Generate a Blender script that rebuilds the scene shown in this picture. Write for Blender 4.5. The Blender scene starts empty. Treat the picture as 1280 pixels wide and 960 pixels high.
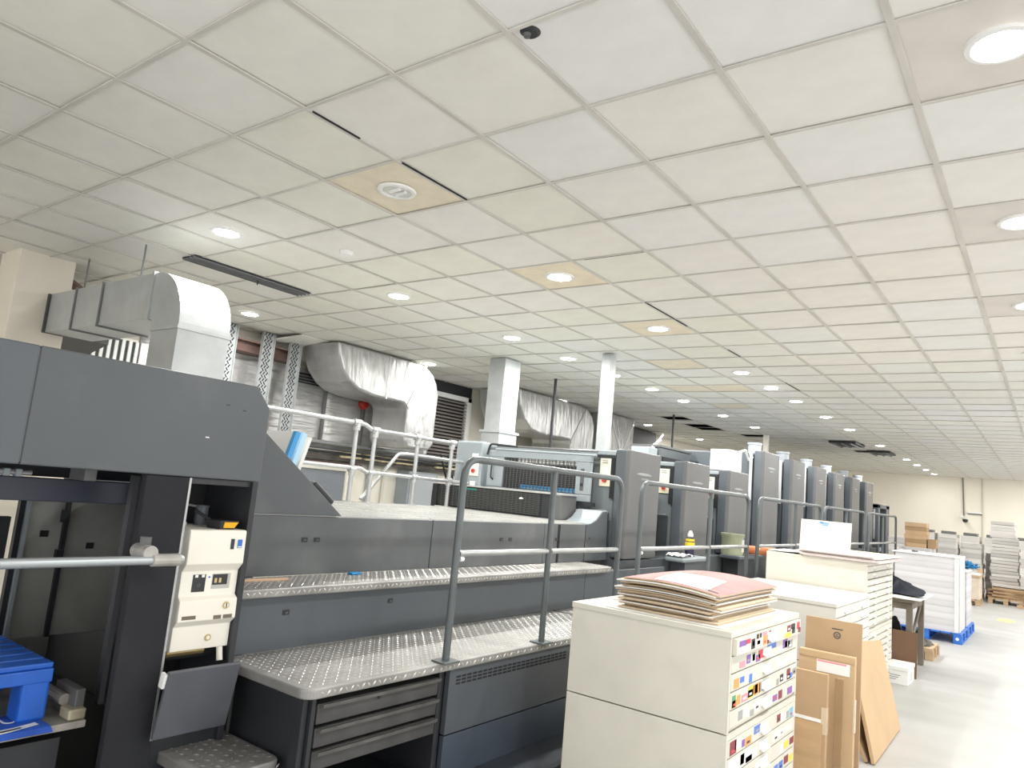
import bpy, math, random
from mathutils import Matrix, Vector
C = bpy.context.scene.collection
sc = bpy.context.scene
R = math.radians
rnd = random.Random(7)

# ------------------------------------------------------------------ camera
def set_camera():
    yaw, pit, rol = -0.64977405, 0.1420422, 0.09224667
    f = Vector((math.sin(yaw)*math.cos(pit), math.cos(yaw)*math.cos(pit), math.sin(pit)))
    r = Vector((math.cos(yaw), -math.sin(yaw), 0.0)); u = r.cross(f)
    c, s = math.cos(rol), math.sin(rol)
    r2 = c*r + s*u; u2 = -s*r + c*u
    m = Matrix(((r2.x, u2.x, -f.x, 0), (r2.y, u2.y, -f.y, 0), (r2.z, u2.z, -f.z, 1.6), (0, 0, 0, 1)))
    cam = bpy.data.cameras.new('camera'); o = bpy.data.objects.new('camera', cam); C.objects.link(o)
    cam.sensor_width = 36; cam.lens = 36*907.54/1280; cam.clip_start = .05; cam.clip_end = 200
    o.matrix_world = m; sc.camera = o
set_camera()
# ------------------------------------------------------------------ light, exposure
W = bpy.data.worlds.new('world'); sc.world = W; W.use_nodes = True
W.node_tree.nodes['Background'].inputs[0].default_value = (1.0, .99, .98, 1)
W.node_tree.nodes['Background'].inputs[1].default_value = 1.35      # added even white fill through the open unseen sides, to brighten the ceiling
LAMP_W = 24.0            # watts of one downlight
sc.view_settings.view_transform = 'Standard'; sc.view_settings.look = 'None'
sc.view_settings.gamma = 1; sc.view_settings.use_curve_mapping = False
sc.view_settings.exposure = 0.63
sc.cycles.use_denoising = True
sc.cycles.max_bounces = 8; sc.cycles.diffuse_bounces = 5
sc.cycles.sample_clamp_indirect = 4
ZC = 3.288
def gx(i): return .6*i - 1.6356
def gy(j): return .6*j + 1.9184

# ------------------------------------------------------------------ materials
MATS = {}
def mat(name, col, rough=.6, metal=0.0, var=0.0, scale=3.0, stretch=(1, 1, 1), bump=0.0, bscale=None, bstretch=None, emit=0, dirt=None, dscale=1.5, damt=.5):
    if name in MATS: return MATS[name]
    m = bpy.data.materials.new(name); m.use_nodes = True; nt = m.node_tree; N = nt.nodes; Lk = nt.links
    b = N['Principled BSDF']; b.inputs['Roughness'].default_value = rough; b.inputs['Metallic'].default_value = metal
    c4 = (*col, 1); b.inputs['Base Color'].default_value = c4
    tc = N.new('ShaderNodeTexCoord')
    def noise(scl, st, det=4):
        mp = N.new('ShaderNodeMapping'); mp.inputs['Scale'].default_value = st
        Lk.new(tc.outputs['Object'], mp.inputs[0]); n = N.new('ShaderNodeTexNoise')
        n.inputs['Scale'].default_value = scl; n.inputs['Detail'].default_value = det
        Lk.new(mp.outputs[0], n.inputs['Vector']); return n
    last = None
    if var:
        n = noise(scale, stretch); r = N.new('ShaderNodeValToRGB')
        r.color_ramp.elements[0].position = .3; r.color_ramp.elements[1].position = .7
        r.color_ramp.elements[0].color = (*[max(0, k*(1-var)) for k in col], 1)
        r.color_ramp.elements[1].color = (*[min(1, k*(1+var)) for k in col], 1)
        Lk.new(n.outputs['Fac'], r.inputs[0]); last = r.outputs[0]
    if dirt:
        n = noise(dscale, (1, 1, 1), 6); r = N.new('ShaderNodeValToRGB')
        r.color_ramp.elements[0].position = .55; r.color_ramp.elements[1].position = .75
        r.color_ramp.elements[0].color = (0, 0, 0, 1); r.color_ramp.elements[1].color = (damt, damt, damt, 1)
        Lk.new(n.outputs['Fac'], r.inputs[0]); mx = N.new('ShaderNodeMixRGB')
        mx.inputs[1].default_value = c4; mx.inputs[2].default_value = (*dirt, 1)
        if last: Lk.new(last, mx.inputs[1])
        Lk.new(r.outputs[0], mx.inputs[0]); last = mx.outputs[0]
    if last: Lk.new(last, b.inputs['Base Color'])
    if bump:
        n = noise(bscale or scale, bstretch or stretch, 3); bp = N.new('ShaderNodeBump')
        bp.inputs['Strength'].default_value = bump; bp.inputs['Distance'].default_value = .03
        Lk.new(n.outputs['Fac'], bp.inputs['Height']); Lk.new(bp.outputs[0], b.inputs['Normal'])
    if emit:
        b.inputs['Emission Color'].default_value = c4; b.inputs['Emission Strength'].default_value = emit
    MATS[name] = m; return m

TILES = [mat('tile_cream', (.80, .785, .725), .9, var=.03, scale=6, dirt=(.66, .63, .56), dscale=2.2, damt=.35),
         mat('tile_pinkish', (.80, .78, .74), .9, var=.03, scale=6, dirt=(.66, .63, .58), dscale=2.0, damt=.3),
         mat('tile_greenish', (.79, .78, .70), .9, var=.03, scale=6, dirt=(.64, .62, .52), dscale=2.4, damt=.35),
         mat('tile_cool', (.79, .785, .765), .9, var=.03, scale=6, dirt=(.68, .67, .62), dscale=2.0, damt=.3),
         mat('tile_tan', (.79, .71, .56), .9, var=.06, scale=7), mat('tile_brownish', (.69, .65, .61), .9, var=.06, scale=5)]
GRID = mat('grid_bar_paint', (.60, .575, .53), .6, var=.12, scale=2)
DARK = mat('void_dark', (.012, .013, .015), .8)
GREY = mat('press_grey', (.082, .092, .100), .45, var=.10, scale=1.4, dirt=(.16, .165, .165), dscale=3, damt=.35)
GREY2 = mat('press_grey_blue', (.088, .102, .116), .42, var=.08, scale=1.2)
GREY3 = mat('press_grey_warm', (.105, .107, .107), .38, var=.12, scale=2, stretch=(1, 1, .4))
PANELG = mat('side_panel_grey', (.098, .107, .112), .36, var=.22, scale=2.2, stretch=(1, 1, .5), dirt=(.2, .2, .195), dscale=3, damt=.4)
LGREY = mat('console_grey', (.30, .34, .36), .45, var=.08, scale=3)
BLACK = mat('press_black', (.022, .024, .028), .5, var=.2, scale=3)
INNER = mat('inner_door_dark', (.36, .36, .33), .55, var=.35, scale=1.6, dirt=(.16, .155, .14), dscale=2, damt=.5)
CREAM = mat('console_cream', (.80, .77, .69), .5, var=.03, scale=4)
TREAD = mat('tread_plate', (.30, .295, .28), .45, .35, var=.25, scale=3.5, dirt=(.20, .195, .185), dscale=4, damt=.6)
TREADL = mat('tread_lug', (.50, .49, .47), .35, .5, var=.12, scale=6)
TREADD = mat('tread_plate_worn', (.24, .235, .225), .5, .35, var=.35, scale=4, dirt=(.14, .135, .13), dscale=5, damt=.7)
GRATE = mat('walkway_aluminium', (.46, .46, .44), .4, .4, var=.15, scale=5)
RAIL = mat('rail_grey_green', (.105, .122, .126), .38, .1, var=.15, scale=6)
TUBE = mat('galvanised_tube', (.40, .41, .41), .38, .55, var=.12, scale=8)
GALV = mat('galvanised_sheet', (.47, .495, .495), .42, .35, var=.14, scale=3.2, dirt=(.38, .39, .38), dscale=4, damt=.5)
FOIL = mat('foil_cladding', (.50, .50, .49), .30, .55, var=.18, scale=2.5, bump=1.0, bscale=7, bstretch=(1, 1.2, .35))
FOILW = mat('foil_wall', (.54, .535, .52), .34, .4, var=.2, scale=2.2, bump=.9, bscale=6, bstretch=(1, .35, 2.6))
SEAM = mat('seam_grey', (.16, .165, .165), .7)  # plain dark grey for joints, flanges, blades and rods
WALLM = mat('wall_cream', (.84, .795, .69), .85, var=.03, scale=1.2)
WALLP = mat('wall_pale', (.83, .80, .71), .85, var=.04, scale=1.5)
COLM = mat('column_cream', (.76, .70, .60), .8, var=.03, scale=2)
FLOORM = mat('floor_paint', (.46, .46, .445), .45, var=.09, scale=1.3, stretch=(.5, 1.8, 1), dirt=(.36, .36, .35), dscale=1.1, damt=.6)
CABM = mat('cabinet_offwhite', (.66, .635, .555), .5, var=.05, scale=2.5, dirt=(.52, .5, .43), dscale=3.5, damt=.35)
CABM2 = mat('cabinet_grey_white', (.66, .655, .61), .5, var=.05, scale=2.5, dirt=(.5, .49, .45), dscale=3.5, damt=.4)
CABD = mat('cabinet_gap', (.20, .19, .165), .8)
WHITE = mat('white_paint', (.82, .82, .80), .6)
PAPER = mat('white_paper', (.76, .755, .735), .8, var=.03, scale=6)
PAPERG = mat('grey_paper_edge', (.60, .59, .585), .85, var=.16, scale=3, stretch=(.15, .15, 14))
PAPERS = mat('paper_bundle_edge', (.66, .645, .61), .85, var=.22, scale=4, stretch=(.2, .2, 16))
BOARDE = mat('board_edge_tan', (.50, .38, .26), .85, var=.2, scale=5, stretch=(.2, .2, 12))
BOARDT = mat('board_cream', (.74, .64, .49), .8, var=.08, scale=4)
PINK = mat('print_pink', (.44, .20, .19), .6, var=.10, scale=2.5, dirt=(.42, .075, .16), dscale=1.9, damt=.9)
CARD = mat('cardboard', (.46, .315, .185), .85, var=.07, scale=4)
CARDL = mat('cardboard_light', (.55, .385, .225), .8, var=.06, scale=3)
CARDD = mat('cardboard_dark', (.33, .215, .115), .85, var=.1, scale=4)
BROWN = mat('brown_board', (.165, .09, .05), .75, var=.25, scale=3, stretch=(1, 1, .3))
WOODM = mat('table_wood', (.20, .17, .13), .8, var=.25, scale=6, stretch=(1, 1, .3))
WOODP = mat('pallet_wood', (.50, .36, .22), .85, var=.2, scale=6)
BLUEP = mat('blue_plastic', (.012, .11, .52), .42, var=.15, scale=5)
BLUEP2 = mat('blue_plastic_pallet', (.03, .16, .58), .5, var=.15, scale=5)
RED = mat('red_plastic', (.45, .03, .02), .45)
YEL = mat('yellow_plastic', (.85, .62, .03), .5)
YEL2 = mat('label_orange', (.85, .45, .02), .6)
BLUEL = mat('label_blue', (.03, .15, .55), .5)
BLUEG = mat('blue_sheet', (.02, .28, .60), .45, var=.2, scale=6)  # plain blue surface colour without emission
LAMPM = mat('lamp_glow', (1, .985, .95), .5, emit=30)
LAMPR = mat('lamp_reflector', (.75, .75, .73), .2, .8)
BROWNB = mat('steel_beam_brown', (.22, .14, .12), .7, var=.2, scale=4)
FOAM = mat('foam_cream', (.70, .60, .38), .9, var=.25, scale=7, bump=.4, bscale=20)
CLOTH1 = mat('denim_dark', (.010, .013, .022), .9, var=.4, scale=10)
CLOTH2 = mat('denim_blue', (.03, .08, .25), .9, var=.3, scale=10)
STRAP = mat('blue_strap', (.02, .20, .42), .5, var=.3, scale=6)
BRASS = mat('brass', (.55, .42, .2), .35, .7)
ORANGE = mat('orange_roll', (.50, .15, .04), .5, var=.2, scale=8)
JAR = mat('green_jar', (.42, .44, .30), .4, var=.2, scale=6)
STICK = [mat('sticker_%s' % n, c, .6) for n, c in [('red', (.62, .07, .09)), ('pink', (.80, .30, .36)), ('orange', (.85, .34, .10)),
        ('yellow', (.85, .66, .08)), ('green', (.10, .34, .14)), ('blue', (.10, .20, .60)), ('teal', (.20, .45, .60)), ('violet', (.25, .12, .42)),
        ('black', (.03, .03, .035)), ('maroon', (.25, .04, .05)), ('grey', (.35, .35, .33)), ('white', (.86, .85, .82))]]

# ------------------------------------------------------------------ mesh builder
ORG = {}
class MB:
    def __init__(s, xf=None): s.v = []; s.f = []; s.mi = []; s.xf = xf
    def _p(s, p):
        p = Vector(p); return tuple(s.xf @ p) if s.xf else tuple(p)
    def add(s, vs, fs, m=0):
        b = len(s.v); s.v += [s._p(p) for p in vs]
        for f in fs: s.f.append([b+i for i in f]); s.mi.append(m)
        return s
    def box(s, x0, x1, y0, y1, z0, z1, m=0):
        x0, x1 = min(x0, x1), max(x0, x1); y0, y1 = min(y0, y1), max(y0, y1); z0, z1 = min(z0, z1), max(z0, z1)
        return s.add([(x0, y0, z0), (x1, y0, z0), (x1, y1, z0), (x0, y1, z0), (x0, y0, z1), (x1, y0, z1), (x1, y1, z1), (x0, y1, z1)],
                     [(0, 3, 2, 1), (4, 5, 6, 7), (0, 1, 5, 4), (1, 2, 6, 5), (2, 3, 7, 6), (3, 0, 4, 7)], m)
    def hexa(s, p8, m=0):
        return s.add(p8, [(0, 3, 2, 1), (4, 5, 6, 7), (0, 1, 5, 4), (1, 2, 6, 5), (2, 3, 7, 6), (3, 0, 4, 7)], m)
    def prism(s, poly, ax, a0, a1, m=0):
        def P(u, v, a): return {'x': (a, u, v), 'y': (u, a, v), 'z': (u, v, a)}[ax]
        n = len(poly); vs = [P(u, v, a0) for u, v in poly] + [P(u, v, a1) for u, v in poly]
        area = sum(poly[i][0]*poly[(i+1) % n][1]-poly[(i+1) % n][0]*poly[i][1] for i in range(n))
        flip = (area > 0) != (a1 > a0)
        if ax == 'y': flip = not flip
        fs = [list(range(n))[::-1], list(range(n, 2*n))] + [(i, (i+1) % n, n+(i+1) % n, n+i) for i in range(n)]
        if flip: fs = [tuple(reversed(f)) for f in fs]
        return s.add(vs, fs, m)
    def tube(s, pts, r, n=10, m=0, cap=True):
        pts = [Vector(p) for p in pts]; rings = []
        t0 = (pts[1]-pts[0]).normalized(); up = Vector((0, 0, 1)) if abs(t0.z) < .9 else Vector((1, 0, 0))
        a = t0.cross(up).normalized()
        for i, p in enumerate(pts):
            if i == 0: t = t0
            elif i == len(pts)-1: t = (pts[i]-pts[i-1]).normalized()
            else: t = ((pts[i]-pts[i-1]).normalized()+(pts[i+1]-pts[i]).normalized()).normalized()
            a = (a - t*a.dot(t)).normalized(); b = t.cross(a)
            rr = r[i] if isinstance(r, (list, tuple)) else r
            rings.append([tuple(p+rr*(math.cos(2*math.pi*k/n)*a+math.sin(2*math.pi*k/n)*b)) for k in range(n)])
        vs = [q for g in rings for q in g]; fs = []
        for i in range(len(pts)-1):
            for k in range(n): fs.append((i*n+k, i*n+(k+1) % n, (i+1)*n+(k+1) % n, (i+1)*n+k))
        if cap: fs.append(tuple(range(n))[::-1]); fs.append(tuple(range((len(pts)-1)*n, len(pts)*n)))
        return s.add(vs, fs, m)
    def cyl(s, p0, p1, r, n=14, m=0, r1=None): return s.tube([p0, p1], [r, r if r1 is None else r1], n, m)
    def lathe(s, prof, c, n=24, m=0):
        vs = []; fs = []
        for r, z in prof:
            for k in range(n): a = 2*math.pi*k/n; vs.append((c[0]+r*math.cos(a), c[1]+r*math.sin(a), c[2]+z))
        for i in range(len(prof)-1):
            for k in range(n): fs.append((i*n+k, i*n+(k+1) % n, (i+1)*n+(k+1) % n, (i+1)*n+k))
        closed = tuple(prof[0]) == tuple(prof[-1])
        if prof[0][0] > 1e-4 and not closed: fs.append(tuple(range(n))[::-1])
        if prof[-1][0] > 1e-4 and not closed: fs.append(tuple(range((len(prof)-1)*n, len(prof)*n)))
        return s.add(vs, fs, m)
    def grid(s, fn, nu, nv, m=0):
        vs = [fn(i/nu, j/nv) for j in range(nv+1) for i in range(nu+1)]
        return s.add(vs, [(j*(nu+1)+i, j*(nu+1)+i+1, (j+1)*(nu+1)+i+1, (j+1)*(nu+1)+i) for j in range(nv) for i in range(nu)], m)
    def build(s, name, mats, parent=None, bevel=0, smooth=False, seg=2, origin=None):
        if not isinstance(mats, (list, tuple)): mats = [mats]
        xs, ys, zs = zip(*s.v)
        o0 = Vector(origin) if origin else Vector(((min(xs)+max(xs))/2, (min(ys)+max(ys))/2, min(zs)))
        me = bpy.data.meshes.new(name)
        me.from_pydata([tuple(Vector(p)-o0) for p in s.v], [], s.f)
        for m in mats: me.materials.append(m)
        me.polygons.foreach_set('material_index', s.mi)
        if smooth:
            me.polygons.foreach_set('use_smooth', [True]*len(me.polygons))
        me.update()
        o = bpy.data.objects.new(name, me); C.objects.link(o)
        if smooth:
            try: me.set_sharp_from_angle(angle=R(38))
            except Exception: pass
        if bevel:
            md = o.modifiers.new('bevel', 'BEVEL'); md.width = bevel; md.segments = seg; md.limit_method = 'ANGLE'; md.angle_limit = R(35)
        place(o, o0, parent); return o
def place(o, w, parent=None):
    w = Vector(w); ORG[o.name] = w
    if parent: o.parent = parent; o.location = w - ORG[parent.name]
    else: o.location = w
def tag(o, label=None, cat=None, group=None, kind=None):
    if label: o['label'] = label
    if cat: o['category'] = cat
    if group: o['group'] = group
    if kind: o['kind'] = kind
    return o
def thing(name, label, cat, loc, group=None):
    o = bpy.data.objects.new(name, None); o.empty_display_size = .1; C.objects.link(o); place(o, loc); return tag(o, label, cat, group)
def dup(root, delta, label=None):
    kids = {}
    for c in bpy.data.objects:
        if c.parent: kids.setdefault(c.parent.name, []).append(c)
    def rec(o, par):
        c = o.copy(); C.objects.link(c); ORG[c.name] = ORG.get(o.name, Vector()) + Vector(delta)
        if par: c.parent = par
        for k in kids.get(o.name, []): rec(k, c)
        return c
    r = rec(root, None); r.location = root.location + Vector(delta)
    if label: r['label'] = label
    return r
def struct(o): o['kind'] = 'structure'; return o
def fillet(pts, r, n=5):
    out = [Vector(pts[0])]
    for i in range(1, len(pts)-1):
        p, a, b = Vector(pts[i]), Vector(pts[i-1]), Vector(pts[i+1])
        u = (a-p).normalized(); v = (b-p).normalized(); ang = u.angle(v); d = min(r/math.tan(ang/2), (a-p).length*.5, (b-p).length*.5)
        p0, p1 = p+u*d, p+v*d
        for k in range(n+1):
            t = k/n; out.append((1-t)**2*p0 + 2*t*(1-t)*p + t*t*p1)
    out.append(Vector(pts[-1])); return out
def text(body, size, loc, rot, m, parent, name='lettering'):
    cu = bpy.data.curves.new(name, 'FONT'); cu.body = body; cu.size = size; cu.extrude = .0008; cu.align_x = 'CENTER'; cu.align_y = 'CENTER'
    tmp = bpy.data.objects.new('tmp', cu); me = bpy.data.meshes.new_from_object(tmp); bpy.data.objects.remove(tmp); bpy.data.curves.remove(cu)
    me.materials.clear(); me.materials.append(m)
    o = bpy.data.objects.new(name, me); C.objects.link(o); o.rotation_euler = rot; place(o, loc, parent); return o
FACE_X = (R(90), 0, R(90))     # lettering that faces +x, reading along +y

# ================================================================== THE ROOM
fl = struct(MB().box(-8.4, 4.0, -3.0, 28.0, -.12, 0).build('floor', FLOORM))
struct(MB().box(-8.4, 4.0, 28.0, 28.2, 0, 3.6).build('wall_far', WALLM))
wl = struct(MB().box(-8.6, -8.4, -3.0, 28.2, 0, 3.6).build('wall_left', mat('wall_left_cream', (.83, .79, .69), .85, var=.03, scale=1.2)))
ce = struct(MB().box(-8.6, 4.0, -3.0, 28.2, 3.52, 3.6).build('ceiling', DARK))
struct(MB().box(-8.4, -8.38, .5, 28, 0, .12).build('baseboard_left', GREY3))
struct(MB().box(-7.72, -7.28, 2.28, 2.74, 0, 3.5).build('column_left', COLM, bevel=.01))
o = MB().cyl((-1.9, 27.97, 3.28), (-1.9, 27.97, 0), .02, 6).build('wall_joint', CABM, bevel=0); tag(o, kind='structure')

# ceiling tiles: nearest ones are objects of their own, the rest one joined part
LIGHTS = [(-3, 1), (-6, 1), (-3, 4), (-6, 4), (-10, 4), (-3, 7), (-6, 7), (-6, 9), (-10, 9), (-3, 11), (-6, 11), (-3, 13), (-6, 13), (-3, 15), (-6, 15), (-10, 15),
          (-3, 18), (-6, 18), (-3, 21), (-6, 21), (-10, 21), (-10, 26), (-3, 26), (-3, 32), (-3, 35), (-3, 38), (-3, 41), (2, 20), (2, 24), (2, 28), (2, 32), (2, 36), (2, 40), (2, 1), (2, 4), (2, 7), (2, 10), (2, 16)]  # far lamps of the walkway row are unseen, added to brighten the far hall
TAN = {(-3, 1), (-3, 4), (-3, 7), (2, 1), (2, 4), (2, 7), (-4, 10), (-5, 13), (-4, 13), (-5, 16)}
MISSING = {(-4, 26), (-4, 29), (-8, 19), (-8, 21), (-8, 22), (-7, 24)}
cells = []
for i in range(-12, 9):
    for j in range(-8, 44):
        if (i, j) in MISSING: continue
        if (i, j) == (-11, 6): continue
        x0, x1, y0, y1 = gx(i)+.004, gx(i+1)-.004, gy(j)+.004, gy(j+1)-.004
        x0 = max(x0, -8.39); y1 = min(y1, 27.99)
        if x1-x0 < .05 or y1-y0 < .05: continue
        cx, cy = (x0+x1)/2, (y0+y1)/2
        # crude view test (sideways angle from the camera axis)
        a = math.atan2(cx, cy)+.6498
        vis = abs(a) < .72 and cy > .6
        cells.append((math.hypot(cx, cy) if vis else 99, i, j, x0, x1, y0, y1))
cells.sort()
tile_me = {}
rest = MB()
for n, (d, i, j, x0, x1, y0, y1) in enumerate(cells):
    k = (4 if i < 0 else 5) if (i, j) in TAN else rnd.choice([0, 0, 0, 1, 2, 2, 2, 1]) if i < -1 else rnd.choice([0, 1, 1, 1, 3, 3])
    if n < 300 and d < 90:
        w, h = round(x1-x0, 3), round(y1-y0, 3); key = (k, w, h)
        o = bpy.data.objects.new('ceiling_tile', tile_me[key]) if key in tile_me else None
        if o is None:
            o = MB().box(x0, x1, y0, y1, ZC+.004, ZC+.019).build('ceiling_tile', TILES[k], ce); tile_me[key] = o.data
            o.location.z += rnd.uniform(0, .004)
        else:
            C.objects.link(o); place(o, ((x0+x1)/2, (y0+y1)/2, ZC+.004+rnd.uniform(0, .004)), ce)
        o.rotation_euler = (rnd.uniform(-.003, .003), rnd.uniform(-.003, .003), 0)
    else:
        rest.box(x0, x1, y0, y1, ZC+.005, ZC+.019, k)
o = rest.build('ceiling_tiles_beyond', TILES, ce); o['kind'] = 'stuff'
for i in range(-11, 10):
    MB().box(gx(i)-.013, gx(i)+.013, -2.9, 28, ZC-.003, ZC+.003).build('grid_bar', GRID, ce)
for j in range(-8, 44):
    MB().box(-8.4, 3.8, gy(j)-.009, gy(j)+.009, ZC-.002, ZC+.0035).build('grid_cross_bar', GRID, ce)
# dark gaps beside the slightly dropped bar over the middle row
for a, b in ((1.95, 2.25), (2.55, 3.1), (5.5, 6.4), (7.5, 7.9), (9.6, 10.3)):
    MB().box(gx(-2)+.006, gx(-2)+.014, a, b, ZC-.0036, ZC+.0034).build('open_joint', DARK, ce)
MB().box(gx(-2)+.1, gx(-1)-.02, gy(4)+.004, gy(4)+.012, ZC-.0026, ZC+.0034).build('open_joint', DARK, ce)

# downlights
def ceiling_light(i, j, label, lit=True):
    cx, cy = gx(i)+.3, gy(j)+.3
    t = thing('ceiling_light', label, 'ceiling light', (cx, cy, ZC), 'recessed round downlights')
    MB().lathe([(.088, -.006), (.094, -.010), (.112, -.008), (.118, .003), (.088, .003), (.088, -.006)], (cx, cy, ZC), 28).build('trim_ring', WHITE, t, smooth=True)
    MB().lathe([(.087, -.001), (.07, -.012), (.04, -.018), (.0, -.020)] if lit else [(.088, -.003), (.0, -.0005)], (cx, cy, ZC), 24).build('lamp_lens', LAMPM if lit else LAMPR, t)
    if not lit:
        for s_ in (-1, 1): MB().cyl((cx-.03, cy+.025*s_, ZC-.006), (cx+.05, cy+.025*s_, ZC-.006), .011, 8).build('lamp_tube', WHITE, t)
        return
    la = bpy.data.lights.new('downlight', 'AREA'); la.shape = 'DISK'; la.size = .17; la.energy = LAMP_W*(.25 if j > 40 else 1); la.color = (1, .985, .955)
    lo = bpy.data.objects.new('downlight', la); C.objects.link(lo); place(lo, (cx, cy, ZC-.026), t)
ORD = ['nearest', 'second', 'third', 'fourth', 'fifth', 'sixth', 'seventh', 'eighth', 'ninth', 'tenth', 'eleventh', 'twelfth', 'thirteenth', 'fourteenth', 'fifteenth']
ROWS = {-3: 'row along the side of the press', -6: 'row above the middle of the press', -10: 'row by the left wall', 2: 'row over the walkway, far lamps added unseen'}
for row in ROWS:
    for n, (i, j) in enumerate(sorted(l for l in LIGHTS if l[0] == row)):
        ceiling_light(i, j, '%s round recessed ceiling light of the %s' % (ORD[n], ROWS[row]) if (i, j) != (-3, 1) else 'dim round recessed ceiling light in a tan tile above the press steps', (i, j) != (-3, 1))
bpy.context.view_layer.update()

# smoke detector, black hole, slot vent, lifted tile, dangling strips
t = thing('smoke_detector', 'small white round smoke detector on the ceiling near the long slot vent', 'smoke detector', (-4.386, 3.504, ZC))
MB().lathe([(.055, .0), (.055, -.012), (.045, -.03), (.0, -.032)], (-4.386, 3.504, ZC+.004), 20).build('detector_body', WHITE, t, smooth=True)
for k in range(5):
    a = k*1.256; MB().box(-4.386+.036*math.cos(a)-.006, -4.386+.036*math.cos(a)+.006, 3.504+.036*math.sin(a)-.006, 3.504+.036*math.sin(a)+.006, ZC-.022, ZC-.014).build('vent_slot', BLACK, t)
t = thing('ceiling_speaker_hole', 'small black round cable hole with a plug in a ceiling tile', 'hole cover', (-1.575, 1.955, ZC))
MB().lathe([(.0, -.002), (.03, -.004), (.04, .005), (.0, .006)], (-1.56, 1.965, ZC), 18).build('cover_disc', BLACK, t)
MB().lathe([(.0, -.018), (.012, -.016), (.016, -.002), (.0, .0)], (-1.57, 1.96, ZC), 12).build('cover_plug', GREY3, t)
t = thing('slot_vent', 'long dark slot air vent set in the ceiling beside the square duct', 'air vent', (-5.86, 3.65, ZC))
MB().box(-5.96, -5.76, 3.04, 4.24, ZC-.006, ZC-.001).build('vent_back', BLACK, t)
for k, x in enumerate((-5.955, -5.90, -5.845, -5.79)):
    MB().box(x, x+.012, 3.04, 4.24, ZC-.020, ZC-.005).build('vent_blade', SEAM, t)
MB().cyl((-5.86, 3.72, ZC-.02), (-5.86, 3.72, ZC-.06), .006, 6).build('damper_pin', BLACK, t)
MB().box(-8.235, -7.64, 5.66, 6.06, ZC+.012, ZC+.024).build('ceiling_tile', TILES[2], ce)
t = MB(Matrix.Translation((-7.93, 5.80, ZC-.04)) @ Matrix.Rotation(R(-5), 4, 'Y') @ Matrix.Rotation(R(3), 4, 'X') @ Matrix.Rotation(R(8), 4, 'Z')).box(-.28, .28, -.28, .28, 0, .015).build('loose_ceiling_tile', TILES[0])
tag(t, 'cream ceiling tile hanging loose beside the foil wrapped duct', 'ceiling tile')
for n, (x, y, w, l, lab) in enumerate([(-3.75, 17.5, .55, .95, 'nearer black slot air vent hanging below the far ceiling over the press'), (-3.4, 19.5, .5, .8, 'farther black slot air vent hanging below the far ceiling over the press')]):
    t = thing('slot_vent', lab, 'air vent', (x, y, ZC-.03), 'far ceiling slot vents')
    MB().box(x-w/2, x+w/2, y-l/2, y+l/2, ZC-.05, ZC-.012).build('vent_back', BLACK, t)
    for k in range(3): MB().box(x-w/2+.06+k*w/3, x-w/2+.09+k*w/3, y-l/2, y+l/2, ZC-.075, ZC-.05).build('vent_blade', SEAM, t)

# ================================================================== LEFT WALL
def wallbox(name, y0, y1, z0, z1, m, d=.02, parent=None, x=-8.4, bevel=0): return MB().box(x, x+d, y0, y1, z0, z1).build(name, m, parent, bevel=bevel)
# foil faced insulation panels with gaps
t = thing('insulation_cladding', 'silver foil insulation panels covering the left wall below the ceiling', 'insulation', (-8.38, 6.0, 2.02))
for y0, y1 in ((3.95, 4.75), (4.78, 5.62), (5.65, 6.62), (6.66, 7.36), (7.40, 8.6)):
    MB().grid(lambda u, v, y0=y0, y1=y1: (-8.37+.035*math.sin(u*math.pi)**.4 if 0 < u < 1 else -8.385, y0+u*(y1-y0), 2.03+v*.95), 16, 8).build('foil_panel', FOILW, t, smooth=True)
for y in (4.765, 5.635, 6.64, 7.38): MB().box(-8.385, -8.345, y-.02, y+.02, 2.03, 2.98).build('panel_joint', SEAM, t)
tag(MB().box(-8.38, -8.22, 3.6, 5.95, 2.99, 3.13).box(-8.38, -8.1, 3.6, 5.95, 3.12, 3.14).box(-8.38, -8.1, 3.6, 5.95, 2.985, 2.99).build('steel_beam', BROWNB, bevel=.004),
    'brown steel beam along the left wall just under the ceiling', 'beam')
t = thing('wall_vent', 'small dark rectangular wall vent high on the foil panels', 'air vent', (-8.33, 6.26, 2.78))
wallbox('vent_frame', 6.05, 6.48, 2.77, 2.91, BLACK, .03, t, -8.335)
for k in range(3): wallbox('vent_blade', 6.07, 6.46, 2.785+k*.04, 2.80+k*.04, SEAM, .012, t, -8.305)
t = thing('fire_sounder', 'red round fire alarm sounder on the foil wall under the duct', 'alarm', (-8.33, 7.32, 2.6))
MB().cyl((-8.33, 7.32, 2.64), (-8.30, 7.32, 2.64), .085, 18).build('sounder_base', RED, t, bevel=.004)
MB().cyl((-8.30, 7.32, 2.64), (-8.25, 7.32, 2.64), .075, 18, r1=.05).build('sounder_horn', RED, t)
MB().cyl((-8.318, 7.32, 2.55), (-8.318, 7.32, 2.05), .012, 8).build('conduit', SEAM, t)
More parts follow.
